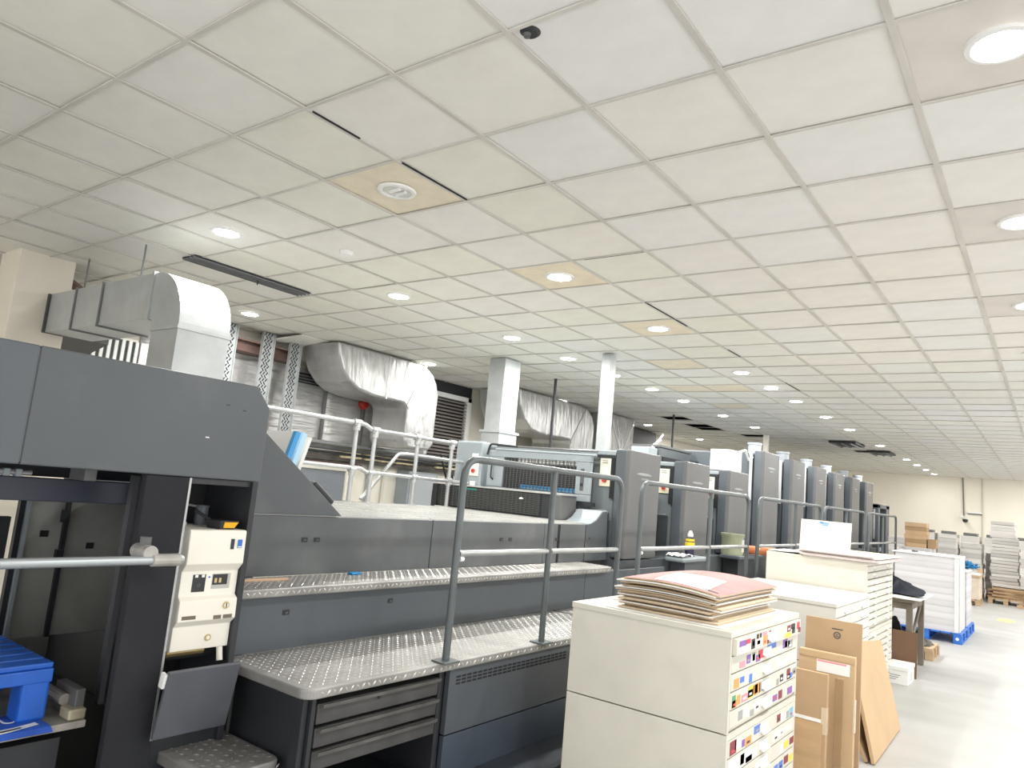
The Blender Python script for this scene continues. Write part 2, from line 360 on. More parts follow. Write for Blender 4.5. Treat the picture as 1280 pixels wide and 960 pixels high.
# pipes and broken ledge under the panels
for n, (z, r, m, l) in enumerate([(2.00, .03, TUBE, 'upper thin pale pipe running along the wall below the foil'), (1.93, .024, GREY3, 'middle grey pipe running along the wall below the foil'), (1.87, .02, BLACK, 'lowest black cable running along the wall ledge')]):
    tag(MB().tube([(-8.27+.02*n, 3.4, z+.02), (-8.27+.02*n, 6, z), (-8.25+.02*n, 8, z-.01), (-8.27+.02*n, 10.2, z)], r, 8).build('wall_pipe', m, smooth=True), l, 'pipe')
t = thing('wall_ledge', 'rough broken ledge with crumbling foam along the left wall', 'ledge', (-8.35, 7, 1.74))
MB().box(-8.4, -8.26, 3.2, 10.4, 1.76, 1.84).build('ledge_board', mat('ledge_dark', (.09, .08, .07), .8, var=.4, scale=6), t)
mb = MB()
for k in range(26):
    y = rnd.choice([rnd.uniform(6.9, 8.4), rnd.uniform(5, 10)]); s = rnd.uniform(.05, .12); x = -8.28; z = 1.84
    mb.hexa([(x-s*.5, y-s*1.5, z), (x+s*.6, y-s, z-.03), (x+s*.5, y+s*1.3, z-.02), (x-s*.6, y+s, z), (x-s*.4, y-s, z+s*.6), (x+s*.3, y-s*.7, z+s*.5), (x+s*.3, y+s, z+s*.7), (x-s*.4, y+s*.8, z+s*.4)])
o = mb.build('foam_crumbs', FOAM, t); o['kind'] = 'stuff'
for n, (y, sag) in enumerate(((9.02, .32), (9.2, .5))):
    tag(MB().tube([(-8.2, y, 2.05), (-8.15, y+.1, 1.8-sag*.2), (-8.2, y+.22, 1.7-sag*.3), (-8.3, y+.3, 1.35)], .018, 7).build('hanging_cable', BLACK, smooth=True),
        ['black cable hanging beside the grey electric box', 'black cable dropping to the wall socket'][n], 'cable')
# door
d = struct(MB().box(-8.4, -8.37, 5.9, 7.18, .6, 1.62).build('door_1', mat('door_grey', (.22, .235, .26), .6)))
for a in ((5.78, 5.9, .0, 1.74), (7.18, 7.3, .0, 1.74), (5.78, 7.3, 1.62, 1.74)): MB().box(-8.4, -8.34, *a).build('door_frame', WALLP, d, bevel=.006)
MB().box(-8.4, -8.33, 5.5, 7.45, 1.69, 1.74).build('door_head', BROWNB, d)
# louvre window
w1 = struct(MB().box(-8.4, -8.385, 8.75, 9.75, 1.95, 3.05).build('window_1', BLACK))
for a in ((8.70, 8.78, 1.9, 3.1), (9.70, 9.80, 1.9, 3.1), (8.7, 9.8, 1.88, 1.96), (8.7, 9.8, 3.02, 3.1)): MB().box(-8.4, -8.30, *a).build('window_frame', WHITE, w1, bevel=.005)
for k in range(18):
    z = 1.99+k*.0575
    MB().hexa([(-8.375, 8.78, z+.03), (-8.315, 8.78, z), (-8.315, 9.7, z), (-8.375, 9.7, z+.03), (-8.375, 8.78, z+.038), (-8.315, 8.78, z+.008), (-8.315, 9.7, z+.008), (-8.375, 9.7, z+.038)]).build('louvre_slat', mat('louvre_brown', (.30, .27, .24), .6), w1)
struct(MB().box(-8.4, -8.36, 8.6, 9.85, 3.1, 3.3).build('trim_1', BLACK))
# bright slatted window far behind the square duct
w2 = struct(MB().box(-8.4, -8.39, 2.9, 4.1, 2.0, 2.85).build('window_2', mat('window_backing', (.10, .13, .11), .5)))
for k in range(14):
    y = 3.0+k*.075; MB().box(-8.385, -8.36, y, y+.035, 2.02, 2.85).build('blind_slat', WHITE, w2)
MB().box(-8.39, -8.34, 3.95, 4.1, 2.0, 2.85).build('window_frame', WHITE, w2)
# electric cabinet and socket box
t = thing('electric_cabinet', 'tall grey electric cabinet on the cream wall behind the pipe rail', 'electric box', (-8.25, 8.62, .9))
MB().box(-8.395, -8.12, 8.25, 8.92, .9, 1.72).build('cabinet_body', LGREY, t, bevel=.01)
MB().box(-8.12, -8.105, 8.29, 8.88, .93, 1.69).build('cabinet_door', mat('box_grey', (.42, .45, .47), .5), t, bevel=.004)
MB().box(-8.105, -8.09, 8.80, 8.87, 1.15, 1.45).build('latch_plate', BLACK, t)
MB().box(-8.09, -8.07, 8.82, 8.85, 1.26, 1.36).build('latch_handle', TUBE, t)
t = thing('wall_socket', 'small beige socket box with round knob on the cream wall', 'socket', (-8.36, 9.05, 1.28))
MB().box(-8.4, -8.33, 8.93, 9.2, 1.27, 1.43).build('socket_box', mat('socket_beige', (.55, .5, .42), .5), t, bevel=.008)
MB().cyl((-8.33, 9.09, 1.35), (-8.30, 9.09, 1.35), .045, 14).build('socket_knob', CREAM, t)
MB().cyl((-8.30, 9.09, 1.35), (-8.29, 9.09, 1.35), .015, 10).build('knob_centre', BLACK, t)
for y, l in ((7.95, 'first'), (7.62, 'second')):
    tag(MB().cyl((-8.37, y, .4), (-8.37, y, 1.76), .022, 8).build('wall_conduit', CABM if y > 7.8 else TUBE), '%s thin vertical conduit pipe left of the electric cabinet' % ('pale' if y > 7.8 else 'grey'), 'pipe')
# pipework stub beside the left column
tag(MB().tube(fillet([(-7.9, 1.2, 3.02), (-7.9, 2.2, 3.02)], .1), .05, 10).build('overhead_pipe', BROWNB), 'brown pipe under the ceiling left of the cream column', 'pipe')
tag(MB().tube([(-7.8, 2.80, 3.27), (-7.8, 3.2, 3.06)], .045, 4).build('angle_brace', BROWNB), 'short brown brace right of the cream column', 'brace')

# ---- ducts
def foil_duct(name, label, poly, x0, x1, bands):
    t = thing(name, label, 'duct', ((x0+x1)/2, sum(p[0] for p in poly)/len(poly), min(p[1] for p in poly)), 'foil wrapped ducts')
    b = MB().prism(poly, 'x', x0, x1); o = b.build('duct_body', FOIL, t, bevel=.03, seg=3)
    for (ya, za, yb, zb) in bands: MB().tube([(x1+.004, ya, za), (x1+.004, yb, zb)], .012, 6).build('tape_band', mat('foil_tape', (.72, .72, .71), .25, .7), t)
    return t
P1 = [(5.98, 3.27), (6.02, 3.10), (6.10, 2.93), (6.24, 2.79), (6.42, 2.70), (6.7, 2.66), (7.27, 2.65), (7.345, 2.58), (7.35, 2.12), (7.42, 2.03), (7.86, 2.03), (7.95, 2.12), (7.96, 2.85), (7.90, 3.03), (7.80, 3.15), (7.64, 3.235), (7.45, 3.27)]
foil_duct('foil_duct', 'large silver foil wrapped duct with bends hung under the ceiling by the foil wall', P1, -8.14, -7.4, [(6.9, 2.66, 6.9, 3.26), (7.32, 2.62, 7.62, 3.25)])
P2 = [(9.72, 3.27), (9.78, 3.0), (9.92, 2.77), (10.15, 2.62), (10.4, 2.58), (11.4, 2.58), (11.45, 2.52), (11.45, 1.9), (12.24, 1.9), (12.25, 2.95), (12.15, 3.12), (11.98, 3.22), (11.7, 3.27)]
foil_duct('foil_duct', 'second silver foil wrapped duct with bends, behind the galvanised square column', P2, -8.1, -7.2, [(10.6, 2.59, 10.6, 3.26), (11.42, 2.56, 11.9, 3.24)])
t = thing('foil_duct', 'upright pale foil wrapped square duct rising behind the slim grey post', 'duct', (-7.5, 13.35, .0), 'foil wrapped ducts')
MB().box(-7.9, -7.2, 12.85, 13.9, 0, 3.28).build('duct_body', FOIL, t, bevel=.02)
MB().tube([(-7.19, 12.86, 3.25), (-7.19, 13.4, 2.45), (-7.19, 13.88, 3.25)], .012, 5).build('tape_band', WHITE, t)
MB().box(-8.3, -7.92, 13.8, 16.5, 2.2, 3.26).build('dark_plenum', BLACK, None); tag(bpy.data.objects['dark_plenum'], 'dark plenum box beside the upright foil duct', 'air box')
# galvanised square duct with a bend, standing behind the delivery hood
t = thing('galvanised_duct', 'galvanised square duct with a rounded elbow rising behind the dark delivery hood', 'duct', (-5.2, 2.88, 1.9))
Y0, Y1 = 2.575, 2.975
prof = [(-4.95, 1.9)] + [(-4.95-.40+.40*math.cos(a), 2.55+.40*math.sin(a)) for a in [k*math.pi/2/9 for k in range(10)]] + [(-6.0, 2.95)] + [(-6.0, 2.60)] + [(-5.42, 2.60), (-5.36, 2.585), (-5.325, 2.54)] + [(-5.32, 1.9)]
prof = [(-4.95, 1.90)] + [(-5.35+.40*math.cos(k*math.pi/18), 2.55+.40*math.sin(k*math.pi/18)) for k in range(10)] + [(-5.40, 2.95), (-5.40, 2.60), (-5.345, 2.585), (-5.325, 2.53), (-5.32, 1.9)]
MB().prism(prof, 'y', Y0, Y1).build('duct_elbow', GALV, t)
for a, b in ((-5.41, -6.22), (-6.23, -6.72), (-6.73, -7.25)): MB().box(b, a, Y0, Y1, 2.60, 2.95).build('duct_section', GALV, t)
for x in (-5.405, -6.225, -6.725): MB().box(x-.012, x+.012, Y0-.012, Y1+.012, 2.588, 2.962).build('duct_flange', SEAM if x < -5.5 else GALV, t)
MB().box(-5.335, -4.938, Y0-.010, Y1+.010, 2.50, 2.525).build('duct_flange', GALV, t)
MB().prism([(-7.25, 2.6), (-7.25, 2.95), (-7.75, 2.98), (-8.38, 2.98), (-8.38, 2.45), (-7.75, 2.5)], 'y', Y0-.02, Y1+.15).build('duct_end', mat('duct_end_dark', (.08, .08, .08), .5, .3), t)
for x in (-6.98, -5.95): MB().cyl((x, Y0+.15, 2.94), (x, Y0+.15, 3.3), .008, 6).build('hanger_rod', SEAM, t)
# perforated hanger channels
def channel(y, z0, lab):
    t = thing('perforated_channel', lab, 'hanger channel', (-8.09, y, z0), 'perforated hanger channels')
    MB().box(-8.10, -8.08, y-.082, y+.082, z0, 3.28).build('channel_web', GALV, t)
    for s in (-1, 1): MB().box(-8.10, -8.045, y+s*.085-.004, y+s*.085+.004, z0, 3.28).build('channel_flange', GALV, t)
    mb = MB(); z = z0+.03; k = 0
    while z < 3.25:
        for yy in ((-.045, .0, .045) if k % 2 else (-.0225, .0225)): g = 1 if k % 2 else -1; mb.hexa([(xx, y+yy+g*aa, z+bb) for xx in (-8.079, -8.076) for aa, bb in ((-.018, 0), (-.006, -.01), (.018, .028), (.006, .038))])
        z += .042; k += 1
    o = mb.build('slots', BLACK, t); o['kind'] = 'stuff'
channel(4.86, 2.0, 'perforated hanger channel half hidden behind the square duct'); channel(5.40, 2.0, 'middle perforated hanger channel right of the square duct'); channel(5.82, 1.85, 'perforated hanger channel nearest the foil wrapped duct')
# galvanised duct column, post, rods over the press
t = thing('duct_column', 'galvanised square duct column rising from the press to the ceiling', 'duct', (-5.9, 7.58, 2.05))
MB().box(-6.02, -5.76, 7.4, 7.74, 2.32, 3.28).build('column_duct', GALV, t, bevel=.004); MB().box(-6.04, -5.74, 7.38, 7.76, 2.0, 2.30).build('column_base', GALV, t, bevel=.004); MB().box(-6.06, -5.72, 7.36, 7.78, 2.295, 2.325).build('duct_flange', GALV, t)
t = thing('square_post', 'slim grey square post from the first press unit to the ceiling', 'post', (-4.26, 7.48, 2.062))
MB().box(-4.33, -4.2, 7.42, 7.54, 2.07, 3.28).build('post_tube', GALV, t, bevel=.006); MB().box(-4.37, -4.16, 7.46, 7.54, 2.062, 2.08).build('post_foot', GREY3, t)
for x, y, l in ((-6.02, 9.0, 'thin dark rod hanging from the ceiling in front of the second foil duct'), (-5.9, 13.0, 'thin dark rod hanging from the ceiling behind the white roof unit')):
    tag(MB().cyl((x, y, 1.95), (x, y, 3.285), .022, 8).build('hanging_rod', BLACK), l, 'rod')
tag(MB().box(-5.2, -5.1, 16.2, 16.3, 2.0, 3.28).build('square_post', WALLP), 'thin pale post behind the tall press towers', 'post')

# ================================================================== PRESS: DELIVERY END
t = D = thing('press_delivery', 'dark grey delivery end of the printing press with hood and open pile bay', 'printing press', (-4.5, .9, 0))
XF = -3.1
hp = [(1.10, 1.52), (1.10, 1.975), (2.055, 1.975), (2.138, 1.875), (2.138, 1.517)]
MB().prism(hp, 'x', -6.0, XF).build('hood_panel', GREY, t, bevel=.006)
MB().box(-6.0, XF-.002, -.9, 1.0975, 1.52, 1.975).build('hood_panel', GREY2, t, bevel=.006)
MB().box(-5.9, XF-.006, 1.08, 1.11, 1.53, 1.965).build('hood_seam', GREY3, t)
for y, z in ((1.82, 1.70), (1.90, 1.86), (1.99, 1.845)): MB().box(XF, XF+.0015, y, y+.018, z, z+.005).build('paint_chip', WHITE if z < 1.8 else BLACK, t)
# far and near body of the bay
MB().box(-3.14, XF, 1.582, 1.785, .0, 1.515).build('post_panel', mat('post_dark', (.013, .014, .018), .85, var=.25, scale=3, dirt=(.03, .03, .03), dscale=3, damt=.5), t, bevel=.004)
MB().box(-5.9, -3.6, 2.46, 2.52, 0, 1.29).build('bay_side_panel', BLACK, t)
MB().box(-3.5, XF, 2.10, 2.13, .0, 1.515).build('tower_side_panel', BLACK, t, bevel=.003)
MB().box(-3.55, -3.5, 1.785, 2.13, .0, 1.515).build('tower_back_panel', BLACK, t)
MB().box(-3.5, XF-.02, 1.79, 2.10, 1.49, 1.515).build('niche_top', BLACK, t)
MB().box(XF-.012, XF+.003, 1.775, 1.785, .40, 1.515).build('edge_strip', TUBE, t)
MB().box(-5.9, -5.84, 2.2, 2.46, .0, 1.29).build('far_panel', INNER, t)
for y0, y1, ys, zs in ((1.745, 1.972, 1.875, 1.089), (1.985, 2.42, 2.141, 1.018)):
    o = MB().box(-4.78, -4.75, y0, y1, .50, 1.29).build('bay_door', INNER, t, bevel=.004)
    MB().box(-4.75, -4.744, ys-.022, ys+.022, zs-.018, zs+.018).build('door_sensor', DARK, o)
MB().box(-4.745, -4.72, 1.963, 1.987, .50, 1.29).build('door_hinge_bar', BLACK, t)
for z in (1.16, .93): MB().box(-4.73, -4.70, 1.94, 1.98, z, z+.07).build('door_hinge', BLACK, t)
MB().box(-4.76, -4.72, 1.715, 1.742, .50, 1.29).build('door_post', BLACK, t); MB().box(-4.74, -4.70, 1.745, 1.765, .5, 1.29).build('door_edge', LGREY, t)
MB().box(-4.7, -4.66, 1.60, 1.66, .95, 1.19).build('switch_box', BLACK, t)
MB().box(-3.66, -3.6, .2, 2.1, 1.353, 1.455).build('cross_beam', mat('beam_navy', (.045, .05, .075), .45), t, bevel=.004)
MB().box(-4.4, -3.9, .2, 2.1, 1.45, 1.515).build('cross_beam', BLACK, t)
MB().cyl((-3.58, .3, 1.475), (-3.58, 1.32, 1.475), .012, 10).build('gripper_shaft', TUBE, t)
for y in (1.12, 1.21, 1.255): MB().box(-3.60, -3.56, y, y+.025, 1.457, 1.49).build('gripper_block', LGREY, t, bevel=.004)
MB().box(-3.45, -3.3, 1.42, 1.47, 1.465, 1.518).build('sensor_block', GREY3, t, bevel=.004)
MB().cyl((-3.4, 1.69, .5), (-3.4, 1.69, 1.5), .028, 8).build('guide_bar', BLACK, t)
# lift plate and forks
MB().box(-5.6, -3.26, .1, 1.575, .455, .4845).build('lift_plate', mat('lift_plate_metal', (.36, .34, .30), .5, .3, var=.35, scale=6), t, bevel=.004)
MB().box(-3.36, -3.27, 1.505, 1.575, .486, .53).build('lift_bracket', mat('bracket_metal', (.42, .38, .27), .5, .3, var=.3, scale=8), t, bevel=.008)
MB().box(-3.5, -3.3, 1.535, 1.575, .486, .60).build('side_stop', GREY3, t, bevel=.006)
MB().cyl((-4.2, 1.50, .57), (-3.36, 1.52, .55), .024, 10).build('chain_guard_bar', mat('bar_metal', (.35, .32, .29), .45, .4), t)
MB().box(-5.6, -3.30, .1, 1.50, 0, .42).build('pit_panel', BLACK, t)
# safety bar with clamp
MB().tube([(-2.99, -.6, 1.172), (-2.99, 1.66, 1.172)], .019, 12).build('safety_bar', mat('bar_steel', (.42, .45, .47), .35, .5), t, smooth=True)
cl = MB().cyl((-2.99, 1.60, 1.172), (-2.99, 1.72, 1.172), .026, 14).cyl((-3.1, 1.59, 1.20), (-2.98, 1.59, 1.20), .032, 14).build('bar_clamp', mat('clamp_cast', (.40, .385, .36), .55, .3, var=.2, scale=12), t, bevel=.004)
MB().cyl((-3.04, 1.59, 1.22), (-3.04, 1.59, 1.262), .022, 12).build('clamp_screw', GREY3, cl)
MB().cyl((-2.99, 1.715, 1.172), (-2.99, 1.735, 1.172), .0262, 14, r1=.018).build('end_cap', TUBE, t)
# console
pr = [(-3.42, 1.287), (-3.10, 1.287), (-3.092, 1.28), (-3.088, 1.135), (-3.118, 1.10), (-3.118, .99), (-3.095, .972), (-3.092, .885), (-3.122, .858), (-3.122, .752), (-3.42, .752)]
co = MB().prism(pr, 'y', 1.815, 2.098).build('control_console', CREAM, t, bevel=.003)
xs = -3.088
MB().box(-3.1, xs+.001, 2.020, 2.037, 1.20, 1.247).build('key_slot', BLACK, co)
MB().box(-3.1, xs+.001, 2.056, 2.078, 1.205, 1.244).build('blue_sticker', BLUEL, co); MB().box(-3.1, xs+.002, 2.058, 2.076, 1.208, 1.213).build('sticker_line', WHITE, co)
MB().box(-3.13, -3.1165, 1.872, 1.935, 1.008, 1.085).build('black_screen', BLACK, co)
for y in (1.882, 1.914): MB().box(-3.13, -3.1155, y, y+.014, 1.072, 1.084).build('white_key', WHITE, co)
for a in ((1.897, 1.911, 1.030, 1.033), (1.897, 1.911, 1.043, 1.046), (1.897, 1.900, 1.030, 1.046), (1.908, 1.911, 1.030, 1.046)): MB().box(-3.13, -3.1158, *a).build('screen_mark', GREY2, co)
MB().cyl((-3.12, 1.952, 1.072), (-3.1155, 1.952, 1.072), .0045, 8).build('pilot_lamp', BLUEL, co)
MB().box(-3.13, -3.1168, 1.967, 2.060, 1.018, 1.086).build('window_bezel', mat('bezel_grey', (.45, .44, .41), .5), co); MB().box(-3.13, -3.116, 1.970, 2.045, 1.036, 1.083).build('window_recess', BLACK, co)
for y in (1.980, 2.002): MB().box(-3.118, -3.1155, y, y+.012, 1.045, 1.066).build('indicator', BRASS, co)
MB().cyl((-3.1, 2.042, .945), (-3.089, 2.042, .945), .016, 16).build('lock_ring', BRASS, co); MB().cyl((-3.1, 2.042, .945), (-3.0885, 2.042, .945), .0105, 14).build('lock_face', CREAM, co); MB().box(-3.0888, -3.0882, 2.039, 2.045, .935, .955).build('lock_slot', BLACK, co)
def plate(y0, y1, z0, z1): return MB().box(-3.1, -3.0915, y0, y1, z0, z1).build('name_plate', mat('plate_bronze', (.16, .13, .10), .45, .3), co)
plate(1.832, 1.898, .893, .909); plate(1.985, 2.024, .886, .903); plate(2.034, 2.080, .886, .903)
MB().cyl((-3.13, 1.990, .800), (-3.118, 1.990, .800), .015, 16).build('brass_knob', BRASS, co); MB().cyl((-3.118, 1.990, .800), (-3.1165, 1.990, .800), .009, 12).build('knob_face', CREAM, co)
MB().box(-3.42, -3.2, 1.80, 2.10, .70, .75).build('console_void', DARK, t)
MB().cyl((-3.14, 2.068, .752), (-3.12, 2.066, .69), .014, 12).build('cable_gland', CREAM, t)
MB().cyl((-3.2, 1.84, .73), (-3.2, 2.02, .73), .02, 10).build('inner_pipe', BRASS, t)
fx = Matrix.Translation((-3.055, 1.92, .42)) @ Matrix.Rotation(R(11), 4, 'Y')
o = MB(fx).box(-.010, .010, -.165, .175, 0, .29).build('flap_door', mat('flap_grey', (.085, .092, .108), .42, var=.12, scale=4, dirt=(.15, .15, .15), dscale=5, damt=.4), t, bevel=.004)
MB(fx).box(-.03, .0, -.178, -.165, .22, .28).build('flap_hinge', WHITE, o)
MB().box(-5.85, -3.16, .1, 2.44, .0, .03).build('bay_floor', BLACK, t)
MB().box(-3.5, XF-.03, 1.79, 2.10, 0.03, .42).build('tower_base', BLACK, t)
# side wedge guard, far wedge bar
MB().prism([(2.13, 1.335), (2.13, 1.90), (2.27, 1.90), (2.44, 1.775), (3.045, 1.335)], 'x', -3.58, -3.53).build('wedge_guard', GREY, t, bevel=.004)
MB().prism([(2.13, 1.335), (2.13, 1.86), (2.26, 1.86), (2.42, 1.76), (2.98, 1.335)], 'x', -5.25, -5.2).build('wedge_guard', GREY, t, bevel=.004)
MB(Matrix.Translation((-3.8, 3.0, 1.52)) @ Matrix.Rotation(R(-36), 4, 'X')).box(-.03, .03, -.0, .21, -.02, .02).build('grab_bar', BLACK, t, bevel=.015, seg=3)
# things on and in the delivery
t = thing('dustpan', 'black scoop with a yellow orange label in the niche on the cream console', 'scoop', (-3.17, 2.02, 1.287))
MB().hexa([(-3.22, 1.965, 1.287), (-3.12, 1.97, 1.287), (-3.12, 2.045, 1.287), (-3.22, 2.04, 1.287), (-3.24, 1.955, 1.325), (-3.105, 1.96, 1.328), (-3.105, 2.062, 1.328), (-3.24, 2.055, 1.325)]).build('scoop_body', BLACK, t, bevel=.004)
MB().hexa([(-3.118, 1.985, 1.295), (-3.112, 1.985, 1.295), (-3.112, 2.04, 1.295), (-3.118, 2.04, 1.295), (-3.112, 1.982, 1.322), (-3.100, 1.982, 1.322), (-3.100, 2.052, 1.322), (-3.112, 2.052, 1.322)]).build('yellow_label', YEL2, t)
MB().tube([(-3.22, 1.98, 1.32), (-3.28, 1.93, 1.36)], .008, 8).build('scoop_handle', BLACK, t)
t = thing('ink_tin', 'small dark metal cup standing behind the scoop in the niche', 'cup', (-3.34, 2.0, 1.287))
MB().lathe([(.030, 0), (.030, .085), (.033, .088), (.033, .094), (.027, .094), (.027, .01), (0, .01)], (-3.34, 2.0, 1.287), 18).build('cup_body', GREY2, t, smooth=True)
MB().tube([(-3.34, 1.965, 1.375), (-3.34, 1.90, 1.385), (-3.33, 1.87, 1.38)], .006, 8).build('cup_handle', TUBE, t)
t = thing('air_valve', 'dark valve with a white knob at the back of the niche', 'valve', (-3.40, 1.9, 1.287))
MB().lathe([(.035, 0), (.03, .05), (.02, .06), (.018, .10), (.03, .11), (.0, .12)], (-3.40, 1.89, 1.287), 14).build('valve_body', BLACK, t, smooth=True)
MB().lathe([(.012, 0), (.014, .012), (0, .016)], (-3.33, 1.91, 1.287), 10).build('valve_knob', WHITE, t)
# blue plastic pallet on the lift plate
t = thing('plastic_pallet', 'bright blue slatted pallet on the lift plate inside the press bay', 'pallet', (-3.9, .95, .485))
for k in range(11):
    x = -3.345-.012-.1*k; MB().box(x-.076, x, .25, 1.452, .69, .712).build('deck_slat', BLUEP, t, bevel=.005)
MB().box(-3.372, -3.345, .25, 1.452, .635, .69).build('deck_rim', BLUEP, t, bevel=.005); MB().box(-4.4, -3.373, 1.425, 1.452, .635, .69).build('deck_rim', BLUEP, t, bevel=.004)
for x in (-3.345, -3.80, -4.25):
    for y in (1.449, .92, .38): MB().box(x-.12, x-.003, y-.105, y, .486, .689).build('pallet_foot', BLUEP, t, bevel=.012)
# poster hanging over the edge of the lift plate
t = thing('printed_poster', 'blue and white printed poster lying over the edge of the lift plate', 'poster', (-3.2, 1.2, .44))
def post(u, v):
    x = -3.47+v*.235; y = .92+u*.50+.02*v; z = .4895 if v < .85 else .4895-.02*((v-.85)/.15)**1.4
    return (x, y+.0*u, z)
MB().grid(post, 14, 10).build('poster_sheet', mat('poster_blue', (.03, .10, .46), .5, var=.25, scale=9), t)
def post2(u, v): p = post(.30+.64*u, .60+.15*v+.14*math.sin(u*3)); return (p[0], p[1], p[2]+.0012)
MB().grid(post2, 14, 3).build('poster_swoosh', WHITE, t)
def post3(u, v): p = post(.45+.36*u, .66+.06*v+.14*math.sin(.5+u*1.9)); return (p[0], p[1], p[2]+.0022)
MB().grid(post3, 12, 2).build('poster_shape', BLACK, t)
def post4(u, v): p = post(.86+.08*u, .22+.10*v); return (p[0], p[1], p[2]+.0012)
MB().grid(post4, 4, 2).build('poster_spot', STICK[1], t)
text('YOU', .085, (-3.39, 1.27, .4905), (0, 0, R(90)), WHITE, t)
# white boards stacked behind the wedge
for n, (x, y, a) in enumerate(((-3.75, 2.66, 0), (-3.79, 2.74, .02), (-3.83, 2.82, .04))):
    t = thing('paper_board', ['nearest white sheet with a blue edge leaning behind the dark wedge guard', 'middle white sheet with a pale blue edge leaning behind the wedge guard', 'tallest plain white sheet leaning behind the wedge guard'][n], 'sheet', (x, y, 1.34), 'sheets behind the wedge guard')
    xf = Matrix.Translation((x, y, 1.34)) @ Matrix.Rotation(R(-16), 4, 'X')
    MB(xf).box(-.3, .02, -.012, .012, 0, .50-.01*n).build('sheet', PAPER, t)
    if n < 2: MB(xf).box(-.01, .022, -.02, .014, .0, .50).build('blue_edge', [mat('edge_blue', (.06, .32, .68), .6), mat('edge_pale_blue', (.45, .68, .85), .6)][n], t)

# ================================================================== PRESS: STEPS AND SIDE PANELS
def lugs(x0, x1, y0, y1, z, pitch=.036, l=.030, w=.0115, h=.004, axis='z', xl=0):
    mb = MB(); nx = max(1, int((x1-x0)/pitch)); ny = max(1, int((y1-y0)/pitch))
    for a in range(nx):
        for b in range(ny):
            cx = x0+(a+.5)*(x1-x0)/nx; cy = y0+(b+.5)*(y1-y0)/ny; s = 1 if (a+b) % 2 else -1
            dx, dy = l*.5*.707, l*.5*.707*s; wx, wy = -w*.5*.707*s, w*.5*.707
            if axis == 'z': P = [(cx-dx, cy-dy, z), (cx+wx, cy+wy, z), (cx+dx, cy+dy, z), (cx-wx, cy-wy, z), (cx, cy, z+h)]
            else: P = [(xl, cy-dy, cx-dx), (xl, cy+wy, cx+wx), (xl, cy+dy, cx+dx), (xl, cy-wy, cx-wx), (xl+h, cy, cx)]
            mb.add(P, [(0, 1, 4), (1, 2, 4), (2, 3, 4), (3, 0, 4)])
    return mb
def rounded(x0, x1, y0, y1, r, corners, n=6):
    out = []
    for (cx, cy, a0, key) in ((x1-r, y0+r, -90, 'a'), (x1-r, y1-r, 0, 'b'), (x0+r, y1-r, 90, 'c'), (x0+r, y0+r, 180, 'd')):
        if key in corners:
            for k in range(n+1): a = R(a0+90*k/n); out.append((cx+r*math.cos(a), cy+r*math.sin(a)))
        else: out.append({'a': (x1, y0), 'b': (x1, y1), 'c': (x0, y1), 'd': (x0, y0)}[key])
    return out
def treadplate(name, label, x0, x1, y0, y1, z1, th, corners, m, lm, far=1e9, pitch=.036, inset=.01, group=None):
    t = thing(name, label, 'step', ((x0+x1)/2, (y0+y1)/2, z1-th), group)
    MB().prism(rounded(x0, x1, y0, y1, .06, corners), 'z', z1-th, z1).build('tread_plate', m, t, bevel=.008, seg=3)
    yl = min(y1, far)
    o = lugs(x0+inset, x1-.035, y0+.035, yl-.01, z1, pitch).build('tread_lugs', lm, t); o['kind'] = 'stuff'
    o = lugs(z1-th+.006, z1-.008, y0+.07, yl-.01, 0, .034, axis='x', xl=x1).build('edge_lugs', lm, t); o['kind'] = 'stuff'
    return t
treadplate('press_step', 'long upper chequer plate step along the dark side panels of the press', -3.56, -3.2, 2.14, 5.97, .985, .045, 'ab', TREAD, TREADL)
LS = treadplate('press_platform', 'long lower chequer plate platform carrying the first handrail', -3.28, -2.6, 2.17, 5.12, .655, .045, 'a', TREAD, TREADL)
treadplate('press_platform', 'next chequer plate platform behind the plan chests, carrying the second handrail', -3.28, -2.6, 5.16, 7.95, .655, .045, '', TREAD, TREADL, 6.0)
treadplate('press_platform', 'far chequer plate platform beside the tall press towers', -3.28, -2.6, 7.99, 17.4, .655, .045, '', TREAD, TREADL, 8.8)
t = treadplate('foot_step', 'small worn chequer plate foot step at the floor by the control console', -3.2, -2.74, 1.84, 2.20, .335, .05, 'ab', TREADD, TREADD, pitch=.04)
MB().box(-3.15, -2.80, 1.88, 2.17, 0, .285).build('step_base', BLACK, t)
# left end of the platform
t = thing('platform_frame', 'dark steel frame carrying the lower chequer plate platform', 'frame', (-2.95, 4, 0))
MB().box(-3.26, -3.2, 2.21, 2.27, 0, .61).build('frame_leg', GREY3, t); MB().box(-2.72, -2.66, 2.205, 2.235, 0, .61).build('frame_leg', BLACK, t)
MB().box(-3.2, -2.72, 2.225, 2.235, 0, .61).build('end_panel', BLACK, t); MB().box(-3.27, -3.2, 2.46, 17.2, 0, .6).build('back_panel', BLACK, t)
MB().box(-3.2, -2.66, 3.10, 3.14, 0, .61).build('frame_rib', BLACK, t); MB().box(-3.2, -2.66, 4.45, 4.55, 0, .61).build('frame_rib', BLACK, t)
MB().box(-2.70, -2.66, 4.55, 17.2, 0, .60).build('skirt_panel', GREY2, t)
